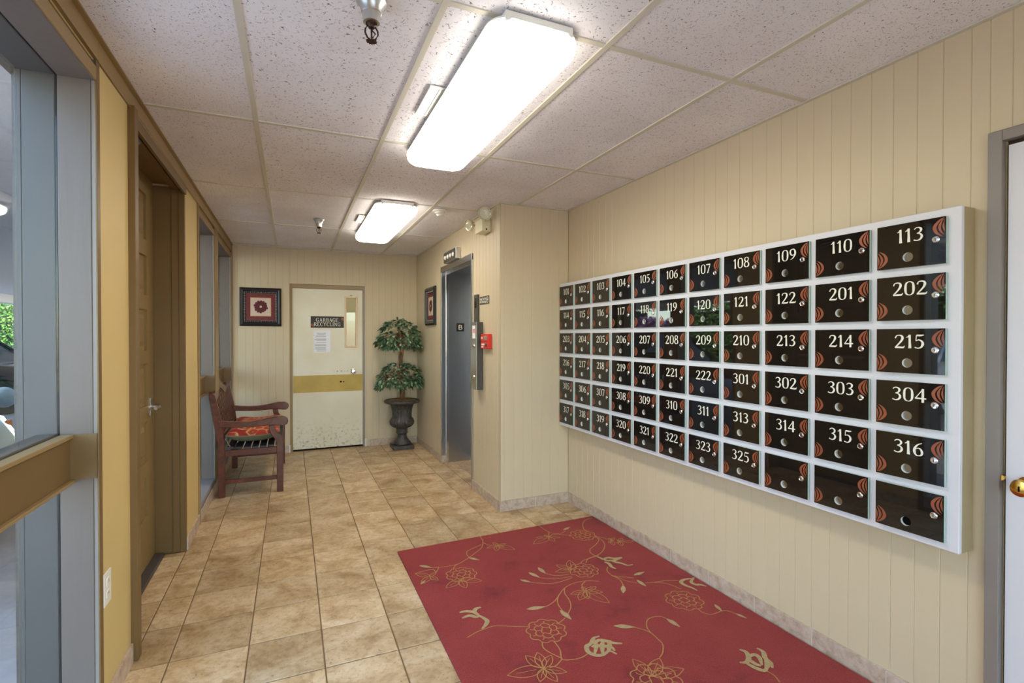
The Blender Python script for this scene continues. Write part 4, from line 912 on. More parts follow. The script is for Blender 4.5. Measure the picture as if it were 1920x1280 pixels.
# ------------------------------------------------------------------ bench with cushion
be = thing('wooden_bench', 'red brown slatted wooden bench with arms under the far windows', 'bench', (-0.33, 5.505, 0))
X0, Y0b = -0.33, 5.505
def bx(x): return x-X0
for s, yy in ((-1, 4.945), (1, 6.065)):
    y0, y1 = (yy-Y0b, yy-Y0b+0.042) if s < 0 else (yy-Y0b-0.042, yy-Y0b)
    # rear post, raked above the seat
    put('rear_leg', MB().prism([(bx(-0.581), 0), (bx(-0.529), 0), (bx(-0.531), 0.46), (bx(-0.556), 0.66), (bx(-0.590), 0.83), (bx(-0.603), 0.885), (bx(-0.622), 0.900), (bx(-0.645), 0.897), (bx(-0.648), 0.86), (bx(-0.612), 0.63), (bx(-0.581), 0.46)], 'y', y0, y1), M['wood'], be, bevel=0.004)
    arm = [(bx(-0.575), 0.664), (bx(-0.50), 0.651), (bx(-0.42), 0.645), (bx(-0.34), 0.644), (bx(-0.26), 0.652), (bx(-0.19), 0.667), (bx(-0.13), 0.676), (bx(-0.075), 0.674), (bx(-0.040), 0.657), (bx(-0.030), 0.630), (bx(-0.040), 0.604), (bx(-0.062), 0.590), (bx(-0.095), 0.592), (bx(-0.15), 0.601), (bx(-0.22), 0.601), (bx(-0.32), 0.594), (bx(-0.42), 0.596), (bx(-0.57), 0.606)]
    put('armrest', MB().prism(arm, 'y', y0-0.008, y1+0.008), M['wood'], be, bevel=0.006)
    leg = [(bx(-0.126), 0), (bx(-0.073), 0), (bx(-0.071), 0.46), (bx(-0.082), 0.485), (bx(-0.115), 0.525), (bx(-0.134), 0.560), (bx(-0.140), 0.600), (bx(-0.190), 0.600), (bx(-0.186), 0.560), (bx(-0.170), 0.515), (bx(-0.140), 0.475), (bx(-0.126), 0.44)]
    put('front_leg', MB().prism(leg, 'y', y0, y1), M['wood'], be, bevel=0.004)
    put('side_rail', B(bx(-0.530), bx(-0.126), y0+0.006, y1-0.006, 0.352, 0.404), M['wood'], be, bevel=0.003)
    put('stretcher', B(bx(-0.530), bx(-0.126), y0+0.010, y1-0.010, 0.112, 0.147), M['wood'], be, bevel=0.003)
ya, yb_ = 4.987-Y0b, 6.023-Y0b
put('front_rail', B(bx(-0.122), bx(-0.098), ya, yb_, 0.335, 0.404), M['wood'], be, bevel=0.003)
put('rear_rail', B(bx(-0.575), bx(-0.550), ya, yb_, 0.345, 0.404), M['wood'], be, bevel=0.003)
for k in range(7):
    x = -0.515+0.063*k; z = 0.404+0.012*abs((k-3)/3)**2
    put('seat_slat', B(bx(x), bx(x+0.053), ya-0.036, yb_+0.036, z, z+0.018), M['slatdark'], be, (0, 0, 0), bevel=0.003, label='dark seat slat')
# back frame: raked plane
def rk(z): return -0.548-0.075*max(0.0, (z-0.46))/0.42*1.0
def top_curve(y, lo):
    t = abs(y)/0.518
    if lo: return 0.845+0.075*math.cos(min(1, t/0.62)*PI)*0.5+0.0375-0.020 if t < 0.62 else 0.825+0.035*(t-0.62)/0.38
    return 0.905+0.088*(0.5+0.5*math.cos(min(1, t/0.62)*PI)) if t < 0.62 else 0.905-0.045*math.sin((t-0.62)/0.38*PI)*0.6+0.01*(t-0.62)/0.38
n = 36; v = []; f = []
for k in range(n+1):
    y = ya+(yb_-ya)*k/n
    lo, hi = top_curve(y, True), top_curve(y, False)
    v += [(bx(rk(lo)), y, lo), (bx(rk(lo)-0.026), y, lo), (bx(rk(hi)-0.026), y, hi), (bx(rk(hi)), y, hi)]
mt = MB(); rings = [v[4*k:4*k+4] for k in range(n+1)]; mt.loft(rings)
put('top_rail', mt, M['wood'], be, bevel=0.003)
put('lower_back_rail', B(bx(-0.575), bx(-0.550), ya, yb_, 0.475, 0.525), M['wood'], be, bevel=0.003)
for k in range(13):
    y = ya+0.045+(yb_-ya-0.09)*k/12; zt = top_curve(y, True)+0.01
    w = 0.014
    put('back_slat', MB().loft([[(bx(rk(0.52)-0.004), y-w, 0.52), (bx(rk(0.52)-0.018), y-w, 0.52), (bx(rk(0.52)-0.018), y+w, 0.52), (bx(rk(0.52)-0.004), y+w, 0.52)], [(bx(rk(zt)-0.006), y-w, zt), (bx(rk(zt)-0.020), y-w, zt), (bx(rk(zt)-0.020), y+w, zt), (bx(rk(zt)-0.006), y+w, zt)]]), M['wood'], be)
# cushion
def cushion(name, label, cx, cy, z, lx, ly, th, wob):
    t = thing(name, label, 'cushion', (cx, cy, z))
    nx, ny = 22, 34; 
    def surf(sgn):
        mb = MB(); vv = []; ff = []
        for i in range(nx+1):
            for j in range(ny+1):
                u = -1+2*i/nx; w = -1+2*j/ny
                e = max(0.0, (1-abs(u)**3.2))**0.5*max(0.0, (1-abs(w)**5))**0.5
                pin = 1-0.05*(1-w*w)*abs(u) - 0.0
                x = u*lx/2*(0.98+0.02*w*w)*pin; y = w*ly/2*(0.97+0.03*u*u)
                bz = (0.5+0.5*e*(0.75+0.25*math.cos(3*w+wob)*math.cos(2.0*u))) if sgn > 0 else 0.5-0.5*e
                if sgn > 0: bz -= 0.06*math.exp(-((u)**2+(w*1.3)**2)*8)
                vv.append((x, y, th*bz + 0.016*abs(u)**2))
        for i in range(nx):
            for j in range(ny):
                a = i*(ny+1)+j; ff.append((a, a+ny+1, a+ny+2, a+1) if sgn > 0 else (a, a+1, a+ny+2, a+ny+1))
        return mb.add(vv, ff)
    m1 = surf(1); m1.recalc = False; m2 = surf(-1); m2.recalc = False
    put('cover', m1, M['cushion'], t, smooth=True); put('underside', m2, M['cushion_back'], t, smooth=True, label='sage green underside')
    e = [(u*lx/2*0.99*(1-0.05*(1-w*w)*abs(u)), w*ly/2*0.99, th*0.5+0.016*abs(u)**2) for u, w in [(-1+2*i/12, -1) for i in range(12)] + [(1, -1+2*i/20) for i in range(20)] + [(1-2*i/12, 1) for i in range(12)] + [(-1, 1-2*i/20) for i in range(20)]]
    put('piping', MB().tube(e, 0.006, 6, True), M['cushion_back'], t, smooth=True)
    tie = MB().tube([(-lx*0.48, -ly*0.5, th*0.4), (-lx*0.44, -ly*0.53, th*0.2), (-lx*0.40, -ly*0.525, 0.0)], 0.004, 6).tube([(lx*0.46, -ly*0.5, th*0.4), (lx*0.47, -ly*0.53, th*0.15), (lx*0.44, -ly*0.52, -0.01)], 0.004, 6)
    put('tie', tie, M['cushion_back'], t)
    return t
cushion('bench_cushion', 'red and gold floral cushion with sage underside on the bench seat', -0.315, 5.505, 0.428, 0.43, 1.04, 0.160, 0.4)

# ------------------------------------------------------------------ potted two-tier tree
UX, UY = 1.258, 6.30
tr = thing('potted_tree', 'two-tier artificial tree in a charcoal fluted pedestal urn', 'potted plant', (UX, UY, 0))
put('urn', MB().lathe([(0.0, 0.045), (0.10, 0.045), (0.112, 0.06), (0.108, 0.075), (0.085, 0.095), (0.065, 0.125), (0.052, 0.165), (0.055, 0.178), (0.068, 0.186), (0.072, 0.200), (0.066, 0.214), (0.070, 0.224), (0.066, 0.238), (0.075, 0.252),
    (0.120, 0.270), (0.146, 0.300), (0.152, 0.330), (0.142, 0.360), (0.120, 0.385), (0.118, 0.42), (0.124, 0.48), (0.135, 0.525), (0.150, 0.548), (0.165, 0.556), (0.205, 0.562), (0.216, 0.574), (0.218, 0.590), (0.208, 0.602), (0.192, 0.604), (0.175, 0.585), (0.0, 0.58)], 72, flute=(14, 21, 24, 0.09)), M['urn'], tr, smooth=True, auto=50)
put('plinth', MB().box(-0.128, 0.128, -0.128, 0.128, 0, 0.046), M['urn'], tr, bevel=0.006)
mo = MB(); 
rr = random.Random(5); rings = []
for i, r in enumerate((0.0, 0.06, 0.11, 0.15, 0.180)):
    rings.append([((r+rr.uniform(-.004, .004))*math.cos(2*PI*k/28), (r+rr.uniform(-.004, .004))*math.sin(2*PI*k/28), 0.612-0.02*(r/0.18)**2+rr.uniform(-0.006, 0.008)) for k in range(28)])
put('moss', mo.loft(rings), M['moss'], tr, label='brown dried moss')
tk = MB()
for ph in (0.0, PI, 1.4):
    pts = [(0.022*math.cos(ph+z*7)-0.01*(z-0.6), 0.022*math.sin(ph+z*7), z) for z in [0.60+0.055*k for k in range(16)]]
    tk.tube(pts, [0.020-0.0006*k for k in range(16)], 8)
put('trunk', tk, M['bark'], tr, smooth=True)
def leaf_at(mb, p, d, L, w, droop):
    d = Vector(d).normalized(); up = Vector((0, 0, 1)); s = d.cross(up)
    s = s.normalized() if s.length > 0.05 else Vector((1, 0, 0)); nrm = s.cross(d)
    roll = rr.uniform(-0.7, 0.7); s, nrm = s*math.cos(roll)+nrm*math.sin(roll), nrm*math.cos(roll)-s*math.sin(roll)
    P0 = Vector(p); b = len(mb.v)
    for t, ww in ((0, 0.0), (0.3, 0.8), (0.62, 1.0), (1, 0)):
        c = P0+d*L*t-Vector((0, 0, 1))*droop*t*t*L
        if ww == 0: mb.v.append(tuple(c))
        else: mb.v += [tuple(c-s*w*ww/2+nrm*0.1*w), tuple(c), tuple(c+s*w*ww/2+nrm*0.1*w)]
    f = [(0, 1, 2), (0, 2, 3), (1, 4, 5, 2), (2, 5, 6, 3), (4, 7, 5), (5, 7, 6)]
    for q in f: mb.f.append(tuple(b+i for i in q)); mb.mi.append(0)
def crown(n, c, rx, ry, rz, lobes):
    mb = MB(); mb.recalc = False
    tw = MB()
    for k in range(n):
        th = rr.uniform(0, 2*PI); z = rr.uniform(-0.55, 1.0)
        r = math.sqrt(max(0, 1-z*z))*rr.uniform(0.82, 1.02)
        lob = 1+0.13*math.sin(3*th+lobes)
        p = Vector((c[0]+rx*r*math.cos(th)*lob, c[1]+ry*r*math.sin(th)*lob, c[2]+rz*z*(0.9 if z > 0 else 1.0)-0.10*(r**3)))
        if p.x+UX > XJ-0.03: p.x = XJ-0.03-UX-rr.uniform(0, 0.05)
        if p.y+UY > YB-0.03: p.y = YB-0.03-UY-rr.uniform(0, 0.05)
        out = Vector((math.cos(th), math.sin(th), 0.1+0.5*z))
        if k % 16 == 0: tw.tube([(c[0], c[1], c[2]-rz*0.5), tuple((Vector(c)+p)/2+Vector((0, 0, 0.03))), tuple(p)], 0.003, 4)
        for q in range(5):
            d = Vector((out.x+rr.uniform(-.9, .9), out.y+rr.uniform(-.9, .9), out.z-0.45+rr.uniform(-.5, .35))).normalized()
            L = rr.uniform(0.045, 0.07); e = p+d*L
            if e.x+UX > XJ-0.006 or e.y+UY > YB-0.006: d = Vector((-abs(d.x), -abs(d.y), d.z))
            leaf_at(mb, p+Vector((rr.uniform(-.012, .012), rr.uniform(-.012, .012), rr.uniform(-.012, .012))), d, L, rr.uniform(0.020, 0.028), 0.25)
    return mb, tw
for nme, (nn, c, rx, ry, rz, lb) in (('upper_foliage', (230, (-0.035, -0.03, 1.41), 0.265, 0.22, 0.20, 0.5)), ('lower_foliage', (230, (-0.04, -0.04, 0.915), 0.29, 0.23, 0.155, 2.0))):
    mb, tw = crown(nn, c, rx, ry, rz, lb)
    for q in (mb, tw): q.v = [(min(x, XJ-0.012-UX), min(y, YB-0.012-UY), z) for x, y, z in q.v]
    o = put(nme, mb, M['leaf'], tr); o['kind'] = 'stuff'; o['label'] = 'dense dark green pointed leaves'
    put('twigs', tw, M['bark'], tr)

# ------------------------------------------------------------------ red rug
STEMS=[[(1.181, 3.244), (1.172, 3.167), (1.134, 3.078), (1.071, 3.016), (0.996, 2.954), (0.921, 2.907), (0.852, 2.898), (0.774, 2.913), (0.755, 2.931)], [(1.149, 3.117), (1.087, 3.087), (1.027, 3.057), (1.007, 3.012), (1.007, 2.96)], [(1.164, 3.146), (1.181, 3.091), (1.202, 3.071)], [(0.921, 2.907), (0.888, 2.882), (0.868, 2.844)], [(0.796, 2.904), (0.766, 2.852), (0.76, 2.891), (0.722, 2.899), (0.648, 2.886)], [(1.64, 3.262), (1.647, 3.149), (1.667, 3.088), (1.71, 3.069), (1.772, 3.095)], [(1.648, 3.122), (1.619, 3.057), (1.67, 3.074), (1.768, 3.005)], [(2.086, 3.238), (2.008, 3.217), (1.947, 3.156), (1.902, 3.065), (1.902, 3.012)], [(1.897, 2.936), (1.899, 2.873), (1.84, 2.815), (1.758, 2.76), (1.733, 2.705), (1.743, 2.638), (1.745, 2.596)], [(1.912, 2.942), (1.911, 2.844), (1.868, 2.757), (1.783, 2.683), (1.698, 2.658), (1.628, 2.638), (1.597, 2.611)], [(1.759, 2.662), (1.673, 2.648), (1.632, 2.606)], [(1.905, 2.932), (1.943, 2.891), (1.957, 2.848)], [(1.335, 2.603), (1.38, 2.539), (1.465, 2.52)], [(1.285, 2.554), (1.361, 2.504), (1.467, 2.492)], [(1.219, 2.524), (1.301, 2.471), (1.38, 2.462), (1.459, 2.478)], [(1.574, 2.38), (1.514, 2.411), (1.441, 2.418), (1.367, 2.394), (1.309, 2.349), (1.247, 2.294), (1.194, 2.268), (1.169, 2.265)], [(1.36, 2.389), (1.332, 2.339), (1.32, 2.27), (1.294, 2.21), (1.25, 2.162)], [(1.302, 2.344), (1.263, 2.295), (1.244, 2.246), (1.238, 2.194)], [(1.22, 2.136), (1.177, 2.112), (1.154, 2.109)], [(1.503, 2.408), (1.466, 2.383), (1.446, 2.335)], [(1.02, 2.14), (0.952, 2.173), (0.878, 2.209), (0.836, 2.206), (0.787, 2.198), (0.729, 2.173)], [(1.028, 2.009), (1.013, 1.973), (1.019, 1.935), (1.05, 1.871)], [(1.077, 1.993), (1.073, 1.926), (1.05, 1.866), (1.087, 1.845), (1.13, 1.841), (1.171, 1.853)], [(1.05, 1.866), (1.006, 1.838), (0.974, 1.838)], [(1.721, 2.509), (1.689, 2.467), (1.681, 2.41), (1.692, 2.365), (1.688, 2.327), (1.67, 2.285)], [(1.681, 2.41), (1.709, 2.381), (1.758, 2.347), (1.778, 2.333)], [(1.689, 2.395), (1.717, 2.325), (1.756, 2.28)], [(1.802, 2.261), (1.863, 2.245), (1.919, 2.237), (1.988, 2.207)], [(1.802, 2.261), (1.86, 2.241), (1.91, 2.197), (1.934, 2.127)], [(1.873, 1.939), (1.869, 1.905), (1.89, 1.874), (1.935, 1.872), (1.968, 1.875), (1.996, 1.862), (2.009, 1.83), (2.014, 1.824)], [(1.479, 1.933), (1.506, 1.9), (1.52, 1.864), (1.518, 1.818), (1.511, 1.776), (1.475, 1.732), (1.437, 1.707)], [(1.52, 1.864), (1.531, 1.908), (1.569, 1.955), (1.61, 1.969), (1.652, 1.958), (1.667, 1.931)], [(1.78, 1.464), (1.786, 1.43), (1.77, 1.392)]]
THICK=[[(0.841, 2.321), (0.86, 2.269), (0.845, 2.238), (0.814, 2.21)], [(0.76, 2.387), (0.797, 2.384), (0.829, 2.357), (0.841, 2.321)], [(0.756, 2.333), (0.796, 2.341), (0.822, 2.317), (0.844, 2.32)], [(0.873, 2.39), (0.845, 2.386), (0.83, 2.359), (0.838, 2.323)], [(1.74, 2.653), (1.756, 2.612), (1.767, 2.58), (1.792, 2.569), (1.801, 2.545), (1.825, 2.515), (1.843, 2.478), (1.879, 2.474)], [(1.752, 2.607), (1.795, 2.612), (1.825, 2.589), (1.877, 2.582)], [(1.741, 2.571), (1.752, 2.54), (1.743, 2.499), (1.751, 2.467)], [(1.788, 2.564), (1.824, 2.569), (1.874, 2.578)], [(2.073, 2.195), (2.029, 2.203), (1.991, 2.189), (1.984, 2.154), (1.998, 2.115), (2.003, 2.079)], [(2.095, 2.2), (2.043, 2.166), (2.046, 2.132), (2.068, 2.122), (2.083, 2.094)], [(1.287, 1.94), (1.253, 1.938), (1.22, 1.909), (1.193, 1.899), (1.178, 1.865), (1.192, 1.833), (1.224, 1.82), (1.266, 1.831), (1.282, 1.799)], [(1.237, 1.902), (1.267, 1.915), (1.292, 1.899), (1.316, 1.872), (1.349, 1.853)], [(1.21, 1.887), (1.234, 1.887), (1.258, 1.871), (1.288, 1.853), (1.288, 1.822)], [(1.25, 1.934), (1.234, 1.887), (1.197, 1.841)], [(1.281, 1.904), (1.253, 1.868), (1.227, 1.824)], [(1.311, 1.896), (1.283, 1.855), (1.258, 1.83)], [(1.793, 1.609), (1.806, 1.587), (1.786, 1.555), (1.751, 1.535), (1.723, 1.545)], [(1.746, 1.537), (1.752, 1.501), (1.77, 1.469), (1.797, 1.471)], [(1.873, 1.587), (1.876, 1.557), (1.847, 1.523), (1.841, 1.491), (1.819, 1.466)], [(1.79, 1.558), (1.826, 1.558), (1.825, 1.533), (1.795, 1.496)], [(1.777, 1.544), (1.776, 1.514), (1.788, 1.494)], [(1.842, 1.515), (1.816, 1.487), (1.788, 1.471)]]
LEAVES=[[(0.697, 2.976), (0.756, 2.921)], [(1.003, 2.961), (1.051, 2.9)], [(1.761, 3.113), (1.831, 3.145)], [(1.337, 2.667), (1.342, 2.582)], [(1.259, 2.633), (1.288, 2.553)], [(1.177, 2.576), (1.219, 2.524)], [(1.079, 2.28), (1.177, 2.264)], [(1.229, 2.205), (1.238, 2.11)], [(1.798, 2.359), (1.88, 2.369)], [(1.778, 2.305), (1.78, 2.227)], [(1.67, 2.285), (1.62, 2.216)], [(1.981, 1.935), (1.965, 1.872)], [(2.011, 1.829), (2.026, 1.776)], [(1.395, 1.982), (1.482, 1.932)], [(1.667, 1.931), (1.677, 1.849)], [(0.651, 2.747), (0.685, 2.782)]]
LILIES=[[(1.234, 3.057), (1.313, 2.954), (1.298, 3.064), (1.195, 2.984), (1.155, 3.046), (1.229, 3.117), (1.264, 3.016)], [(1.614, 3.047), (1.462, 2.985), (1.606, 2.965), (1.676, 3.008), (1.525, 3.073), (1.597, 3.093)], [(1.448, 2.319), (1.357, 2.32), (1.368, 2.249), (1.496, 2.164), (1.526, 2.269), (1.525, 2.333), (1.458, 2.37), (1.416, 2.242)], [(0.95, 1.844), (0.916, 1.949), (0.974, 1.949), (1.021, 1.908), (0.795, 1.863), (0.9, 1.778), (0.964, 1.75), (1.026, 1.784)], [(0.721, 2.818), (0.656, 2.753), (0.652, 2.884), (0.751, 2.754), (0.766, 2.852)], [(1.968, 2.823), (2.015, 2.859), (1.977, 2.868), (1.939, 2.756), (1.928, 2.8)], [(2.008, 2.789), (2.058, 2.832), (2.01, 2.821), (1.979, 2.723), (1.975, 2.772), (2.1, 2.757)], [(1.509, 2.564), (1.452, 2.655), (1.405, 2.578), (1.557, 2.678)], [(0.867, 2.711), (0.768, 2.651), (0.868, 2.607), (0.975, 2.647)], [(1.329, 1.625), (1.325, 1.746), (1.434, 1.704), (1.481, 1.609)]]

rgx0, rgx1, rgy0, rgy1 = 0.617, 2.108, 0.80, 3.252
def sk(x, y): return (x, y)
rug = thing('floral_rug', 'red rug with gold trailing flowers under the mailboxes', 'rug', (1.36, 2.03, 0))
OX, OY = 1.36, 2.03
rings = [[(rgx0-OX+i, rgy0-OY+i, z), (rgx1-OX-i, rgy0-OY+i, z), (rgx1-OX-i, rgy1-OY-i+0.026, z), (rgx0-OX+i, rgy1-OY-i-0.016, z)] for i, z in ((0.0, 0.0), (0.0, 0.009), (0.003, 0.0125))]
put('pile', MB().loft(rings), M['rug'], rug)
PR = lambda z: (lambda u, v: (u-OX, v-OY, z))
g1 = MB(); g2 = MB()
for s_ in STEMS: ribbon(g1, s_, 0.0054, PR(0.0132), 5)
for s_ in THICK:
    n_ = len(s_); ribbon(g2, s_, [0.007+0.015*math.sin(PI*min(1, (k+0.4)/(n_-0.4))) for k in range(n_)], PR(0.0136), 5)
for k, (a, b) in enumerate(LEAVES):
    a = Vector(a); b = Vector(b); d = b-a; w_ = min(0.040, d.length*0.36)
    pts = [tuple(a), tuple(a+d*0.3), tuple(a+d*0.6), tuple(b)]
    ribbon(g2, pts, [0.004, w_*0.8, w_*0.8, 0.003], PR(0.0136), 4)
def petal_outline(c, tip, w):
    c = Vector(c); tip = Vector(tip); d = tip-c; n_ = Vector((-d.y, d.x))
    for s in (-1, 1): ribbon(g1, [tuple(c), tuple(c+d*0.3+n_*s*w), tuple(c+d*0.68+n_*s*w*0.9), tuple(tip)], 0.0042, PR(0.0132), 4)
    ribbon(g1, [tuple(c+d*0.2), tuple(c+d*0.75)], 0.003, PR(0.0132), 1)
for L2 in LILIES:
    for tip in L2[1:]: petal_outline(L2[0], tip, 0.20)
def peony(cx, cy, r, a0=0.0, sq=1.0):
    def ring(rad, lob, amp, ph):
        pts = []
        for k in range(lob*6):
            t = 2*PI*k/(lob*6); q = rad*(1-amp+amp*abs(math.sin(t*lob/2+ph))**0.7*1.6)
            pts.append((cx+q*math.cos(t+a0), cy+q*math.sin(t+a0)*sq))
        ribbon(g1, pts, 0.0054, PR(0.0132), 2, True)
    ring(r, 9, 0.13, 0.3); ring(r*0.60, 6, 0.20, 0.9); ring(r*0.26, 4, 0.25, 0.2)
    for k in range(9):
        t = 2*PI*(k+0.2)/9+a0
        ribbon(g1, [(cx+r*0.62*math.cos(t), cy+r*0.62*math.sin(t)*sq), (cx+r*0.75*math.cos(t+0.06), cy+r*0.75*math.sin(t+0.06)*sq), (cx+r*0.88*math.cos(t), cy+r*0.88*math.sin(t)*sq)], 0.0044, PR(0.0132), 2)
    for k in range(6):
        t = 2*PI*(k+0.5)/6+a0
        ribbon(g1, [(cx+r*0.28*math.cos(t), cy+r*0.28*math.sin(t)), (cx+r*0.52*math.cos(t+0.15), cy+r*0.52*math.sin(t+0.15))], 0.004, PR(0.0132), 1)
for c_ in ((0.893, 2.769, 0.083), (1.84, 2.982, 0.085), (1.566, 2.53, 0.083), (1.085, 2.078, 0.088), (1.868, 2.03, 0.090), (1.330, 1.600, 0.095), (0.95, 1.15, 0.09), (1.75, 1.10, 0.09)): peony(*c_, a0=c_[0])
p1 = put('gold_vines', g1, M['rug_gold'], rug, label='gold outline flowers and vines'); p1['kind'] = 'stuff'
p2 = put('sage_blossoms', g2, M['rug_sage'], rug, label='pale sage filled leaves and blossoms'); p2['kind'] = 'stuff'

# ------------------------------------------------------------------ outside: carport, cars, hedge
struct('ground', B(-30, XL-0.23, -12, 40, -0.25, -0.03), M['concrete'], 'pale concrete carport floor outside the windows')
struct('ground_rear', B(XL-0.23, 14, -12, YN-0.10, -0.25, -0.03), M['concrete'], 'pale concrete outside the rear entrance')
struct('ceiling_carport', B(-7.6, XO-0.03, 2.25, 26, 2.60, 2.75), M['stucco'], 'pale stucco carport soffit outside')
struct('beam_carport', B(-7.75, -7.45, 2.25, 26, 2.36, 2.95), M['stucco'], 'pale beam along the edge of the carport')
struct('wall_outer', B(XO-0.02, XO, -1.5, 0.72, -0.03, 2.6).box(XO-0.02, XO, 2.26, 4.28, -0.03, 2.6).box(XO-0.02, XO, 6.54, 9.5, -0.03, 2.6), M['grey'], 'grey outer face of the window wall')
rr2 = random.Random(3)
def hedge(name, label, x0, x1, y0, y1, h, n, m):
    t = thing(name, label, 'hedge', ((x0+x1)/2, (y0+y1)/2, -0.03))
    hx, hy = (x1-x0)/2, (y1-y0)/2
    core = put('twig_core', MB().loft([[(-hx*.7, -hy*.96, 0), (hx*.7, -hy*.96, 0), (hx*.7, hy*.96, 0), (-hx*.7, hy*.96, 0)], [(-hx*.6, -hy*.95, h*.93), (hx*.6, -hy*.95, h*.93), (hx*.6, hy*.95, h*.93), (-hx*.6, hy*.95, h*.93)]]), M['hedge_core'], t)
    mb = MB(); mb.recalc = False
    for k in range(n):
        y = rr2.uniform(-hy, hy); u = rr2.random()
        if u < 0.72: x = hx*rr2.uniform(0.72, 1.05); z = rr2.uniform(0.02, h); nn = Vector((1, 0, 0.2))
        else: x = rr2.uniform(-hx, hx); z = h*rr2.uniform(0.93, 1.04); nn = Vector((0.2, 0, 1))
        bump = 0.10*math.sin(y*3.1+z*2)+0.07*math.sin(y*7.3+1); x += bump*0.6; z += bump*0.4 if u >= 0.72 else 0
        d = Vector((rr2.uniform(-1, 1), rr2.uniform(-1, 1), rr2.uniform(-1, 1)))+nn*0.3; s = d.cross(nn).normalized()*0.035; d = d.normalized()*0.05
        c = Vector((x, y, z)); mb.face(c-d, c+s, c+d, c-s)
    o = put('leaves', mb, m, t); o['kind'] = 'stuff'; return t
hedge('green_hedge', 'sunlit green hedge beyond the carport', -10.8, -9.7, 3.0, 15.6, 2.5, 15000, M['hedge'])
hedge('purple_shrubs', 'purple leaved shrubs beyond the carport beside the hedge', -10.7, -9.8, 15.7, 18.4, 2.1, 4500, M['purple_leaf'])
hedge('far_hedge', 'green hedge beyond the carport behind the dark car', -10.9, -9.7, 18.5, 28, 2.7, 9000, M['hedge'])
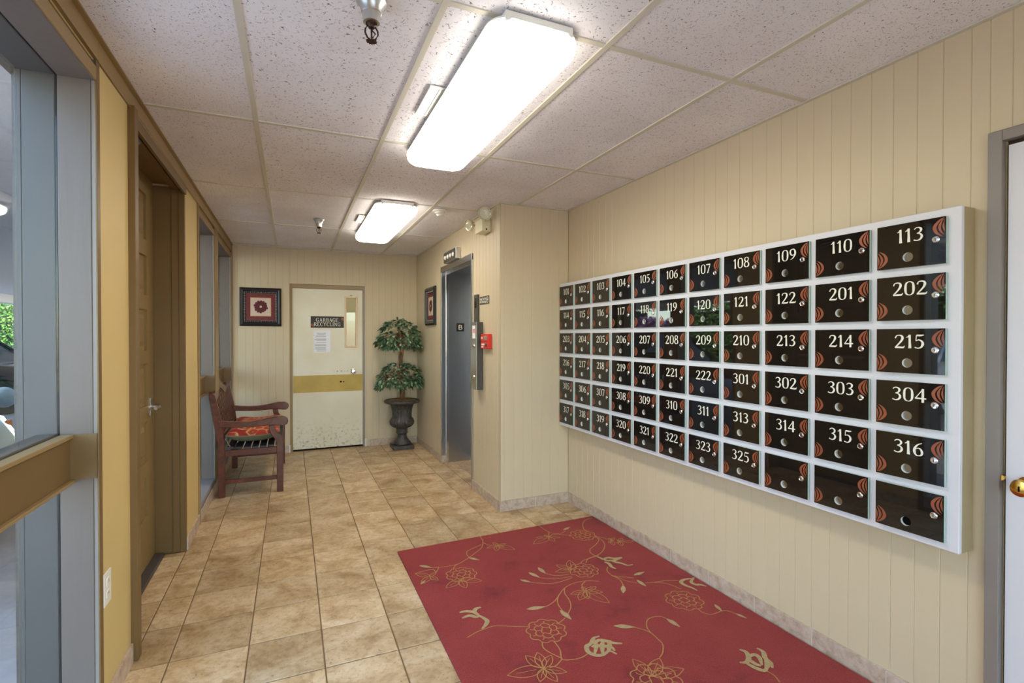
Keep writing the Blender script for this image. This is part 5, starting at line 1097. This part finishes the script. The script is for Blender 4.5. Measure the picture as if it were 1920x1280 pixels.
def car(name, label, x, y, paint, hc, zs=1.0):
    """nose points to +x; x is the nose, y the centre line"""
    t = thing(name, label, 'car', (x, y, -0.03)); t.scale = (1, 1, zs)
    Wd = 0.88
    side = [(0.0, 0.42), (-0.02, 0.62), (-0.10, 0.74), (-0.55, 0.86), (-1.25, 0.95), (-3.55, 0.97), (-4.25, 0.95), (-4.42, 0.80), (-4.45, 0.45), (-4.38, 0.28)]
    def arch(cx): return [(cx-0.37*math.cos(a), 0.26+0.40*math.sin(a)) for a in [PI*k/10 for k in range(11)]]
    low = [(-4.38, 0.24)] + arch(-3.62) + arch(-0.88) + [(-0.06, 0.22)]
    poly = side + low
    rings = []
    for yy, ins in ((-Wd, 0.06), (-Wd+0.05, 0.015), (-Wd+0.14, 0.0), (Wd-0.14, 0.0), (Wd-0.05, 0.015), (Wd, 0.06)):
        rings.append([(px*(1-ins*0.35)-ins*0.6, yy, 0.26+(pz-0.26)*(1-ins*0.5) if pz > 0.5 else pz) for px, pz in poly])
    put('body', MB().loft(rings), paint, t, smooth=True, auto=35)
    cab = [[(-1.15, -0.80, 0.93), (-1.15, 0.80, 0.93), (-4.05, 0.80, 0.94), (-4.05, -0.80, 0.94)], [(-1.85, -0.64, hc-0.06), (-1.85, 0.64, hc-0.06), (-3.55, 0.62, hc-0.07), (-3.55, -0.62, hc-0.07)]]
    put('glasshouse', MB().loft(cab), M['carglass'], t, bevel=0.03, label='dark tinted windows')
    put('roof', MB().loft([[(-1.80, -0.65, hc-0.07), (-1.80, 0.65, hc-0.07), (-3.60, 0.63, hc-0.08), (-3.60, -0.63, hc-0.08)], [(-2.0, -0.58, hc), (-2.0, 0.58, hc), (-3.45, 0.56, hc-0.01), (-3.45, -0.56, hc-0.01)]]), paint, t, bevel=0.02)
    for s in (-1, 1):
        for a, b in (((-1.13, 0.81*s, 0.93), (-1.86, 0.65*s, hc-0.05)), ((-2.75, 0.815*s, 0.93), (-2.72, 0.65*s, hc-0.05)), ((-4.05, 0.81*s, 0.93), (-3.56, 0.63*s, hc-0.05))):
            put('pillar', MB().tube([a, b], 0.035, 6), paint, t)
        put('headlight', MB().loft([[(-0.02, s*0.50, 0.58), (-0.02, s*0.84, 0.58), (-0.10, s*0.84, 0.73), (-0.08, s*0.50, 0.71)], [(-0.16, s*0.50, 0.58), (-0.30, s*0.885, 0.58), (-0.34, s*0.885, 0.73), (-0.2, s*0.50, 0.72)]]), M['pane'], t)
        put('side_marker', MB().loft([[(-0.055, s*0.80, 0.60), (-0.055, s*0.86, 0.60), (-0.075, s*0.86, 0.71), (-0.075, s*0.82, 0.71)], [(-0.28, s*0.875, 0.60), (-0.28, s*0.892, 0.60), (-0.24, s*0.892, 0.71), (-0.24, s*0.875, 0.71)]]), M['amber'], t, label='amber corner lamp')
        for cx in (-0.88, -3.62):
            w = put('wheel', MB().lathe([(0, -0.10), (0.20, -0.10), (0.30, -0.09), (0.32, -0.05), (0.32, 0.05), (0.30, 0.09), (0.20, 0.10), (0, 0.10)], 26, (0, 0, 0), 'y'), M['rubber'], t, (cx, s*0.76, 0.32), smooth=True, auto=40, label='black tyre')
            put('hubcap', MB().lathe([(0, 0.115), (0.12, 0.112), (0.19, 0.102), (0.19, 0.09), (0, 0.09)] if s > 0 else [(0, -0.115), (0.12, -0.112), (0.19, -0.102), (0.19, -0.09), (0, -0.09)], 20, (0, 0, 0), 'y'), M['satin'], w, smooth=True, auto=40)
    put('grille', B(-0.06, 0.004, -0.36, 0.36, 0.50, 0.62), M['charcoal'], t)
    put('bumper', MB().loft([[(0.04, -0.62, 0.34), (0.04, 0.62, 0.34), (0.03, 0.62, 0.48), (0.03, -0.62, 0.48)], [(-0.16, -0.90, 0.34), (-0.16, 0.90, 0.34), (-0.16, 0.90, 0.48), (-0.16, -0.90, 0.48)]]), paint, t, bevel=0.02)
    return t
car('white_car', 'silver white car parked nose toward the near window', -1.79, 3.94, M['carwhite'], 1.42, 1.15)
car('dark_car', 'dark blue car parked further along the carport', -3.9, 12.9, M['cardark'], 1.60)
tp = thing('covered_motorcycle', 'motorcycle under a grey tarpaulin in the carport', 'motorcycle', (-5.4, 9.9, -0.03))
rings = []
for z, sx, sy in ((0.0, 0.95, 0.42), (0.3, 0.9, 0.38), (0.62, 0.80, 0.30), (0.85, 0.62, 0.24), (1.02, 0.40, 0.20), (1.20, 0.14, 0.16), (1.25, 0.02, 0.02)):
    rings.append([((sx+0.05*math.sin(7*a+z*3)*(1.2-z))*math.cos(a)+0.25*z*0.5, (sy+0.05*math.sin(9*a)*(1.2-z))*math.sin(a), z) for a in [2*PI*k/48 for k in range(48)]])
put('tarpaulin', MB().loft(rings), M['tarp'], tp, smooth=True)
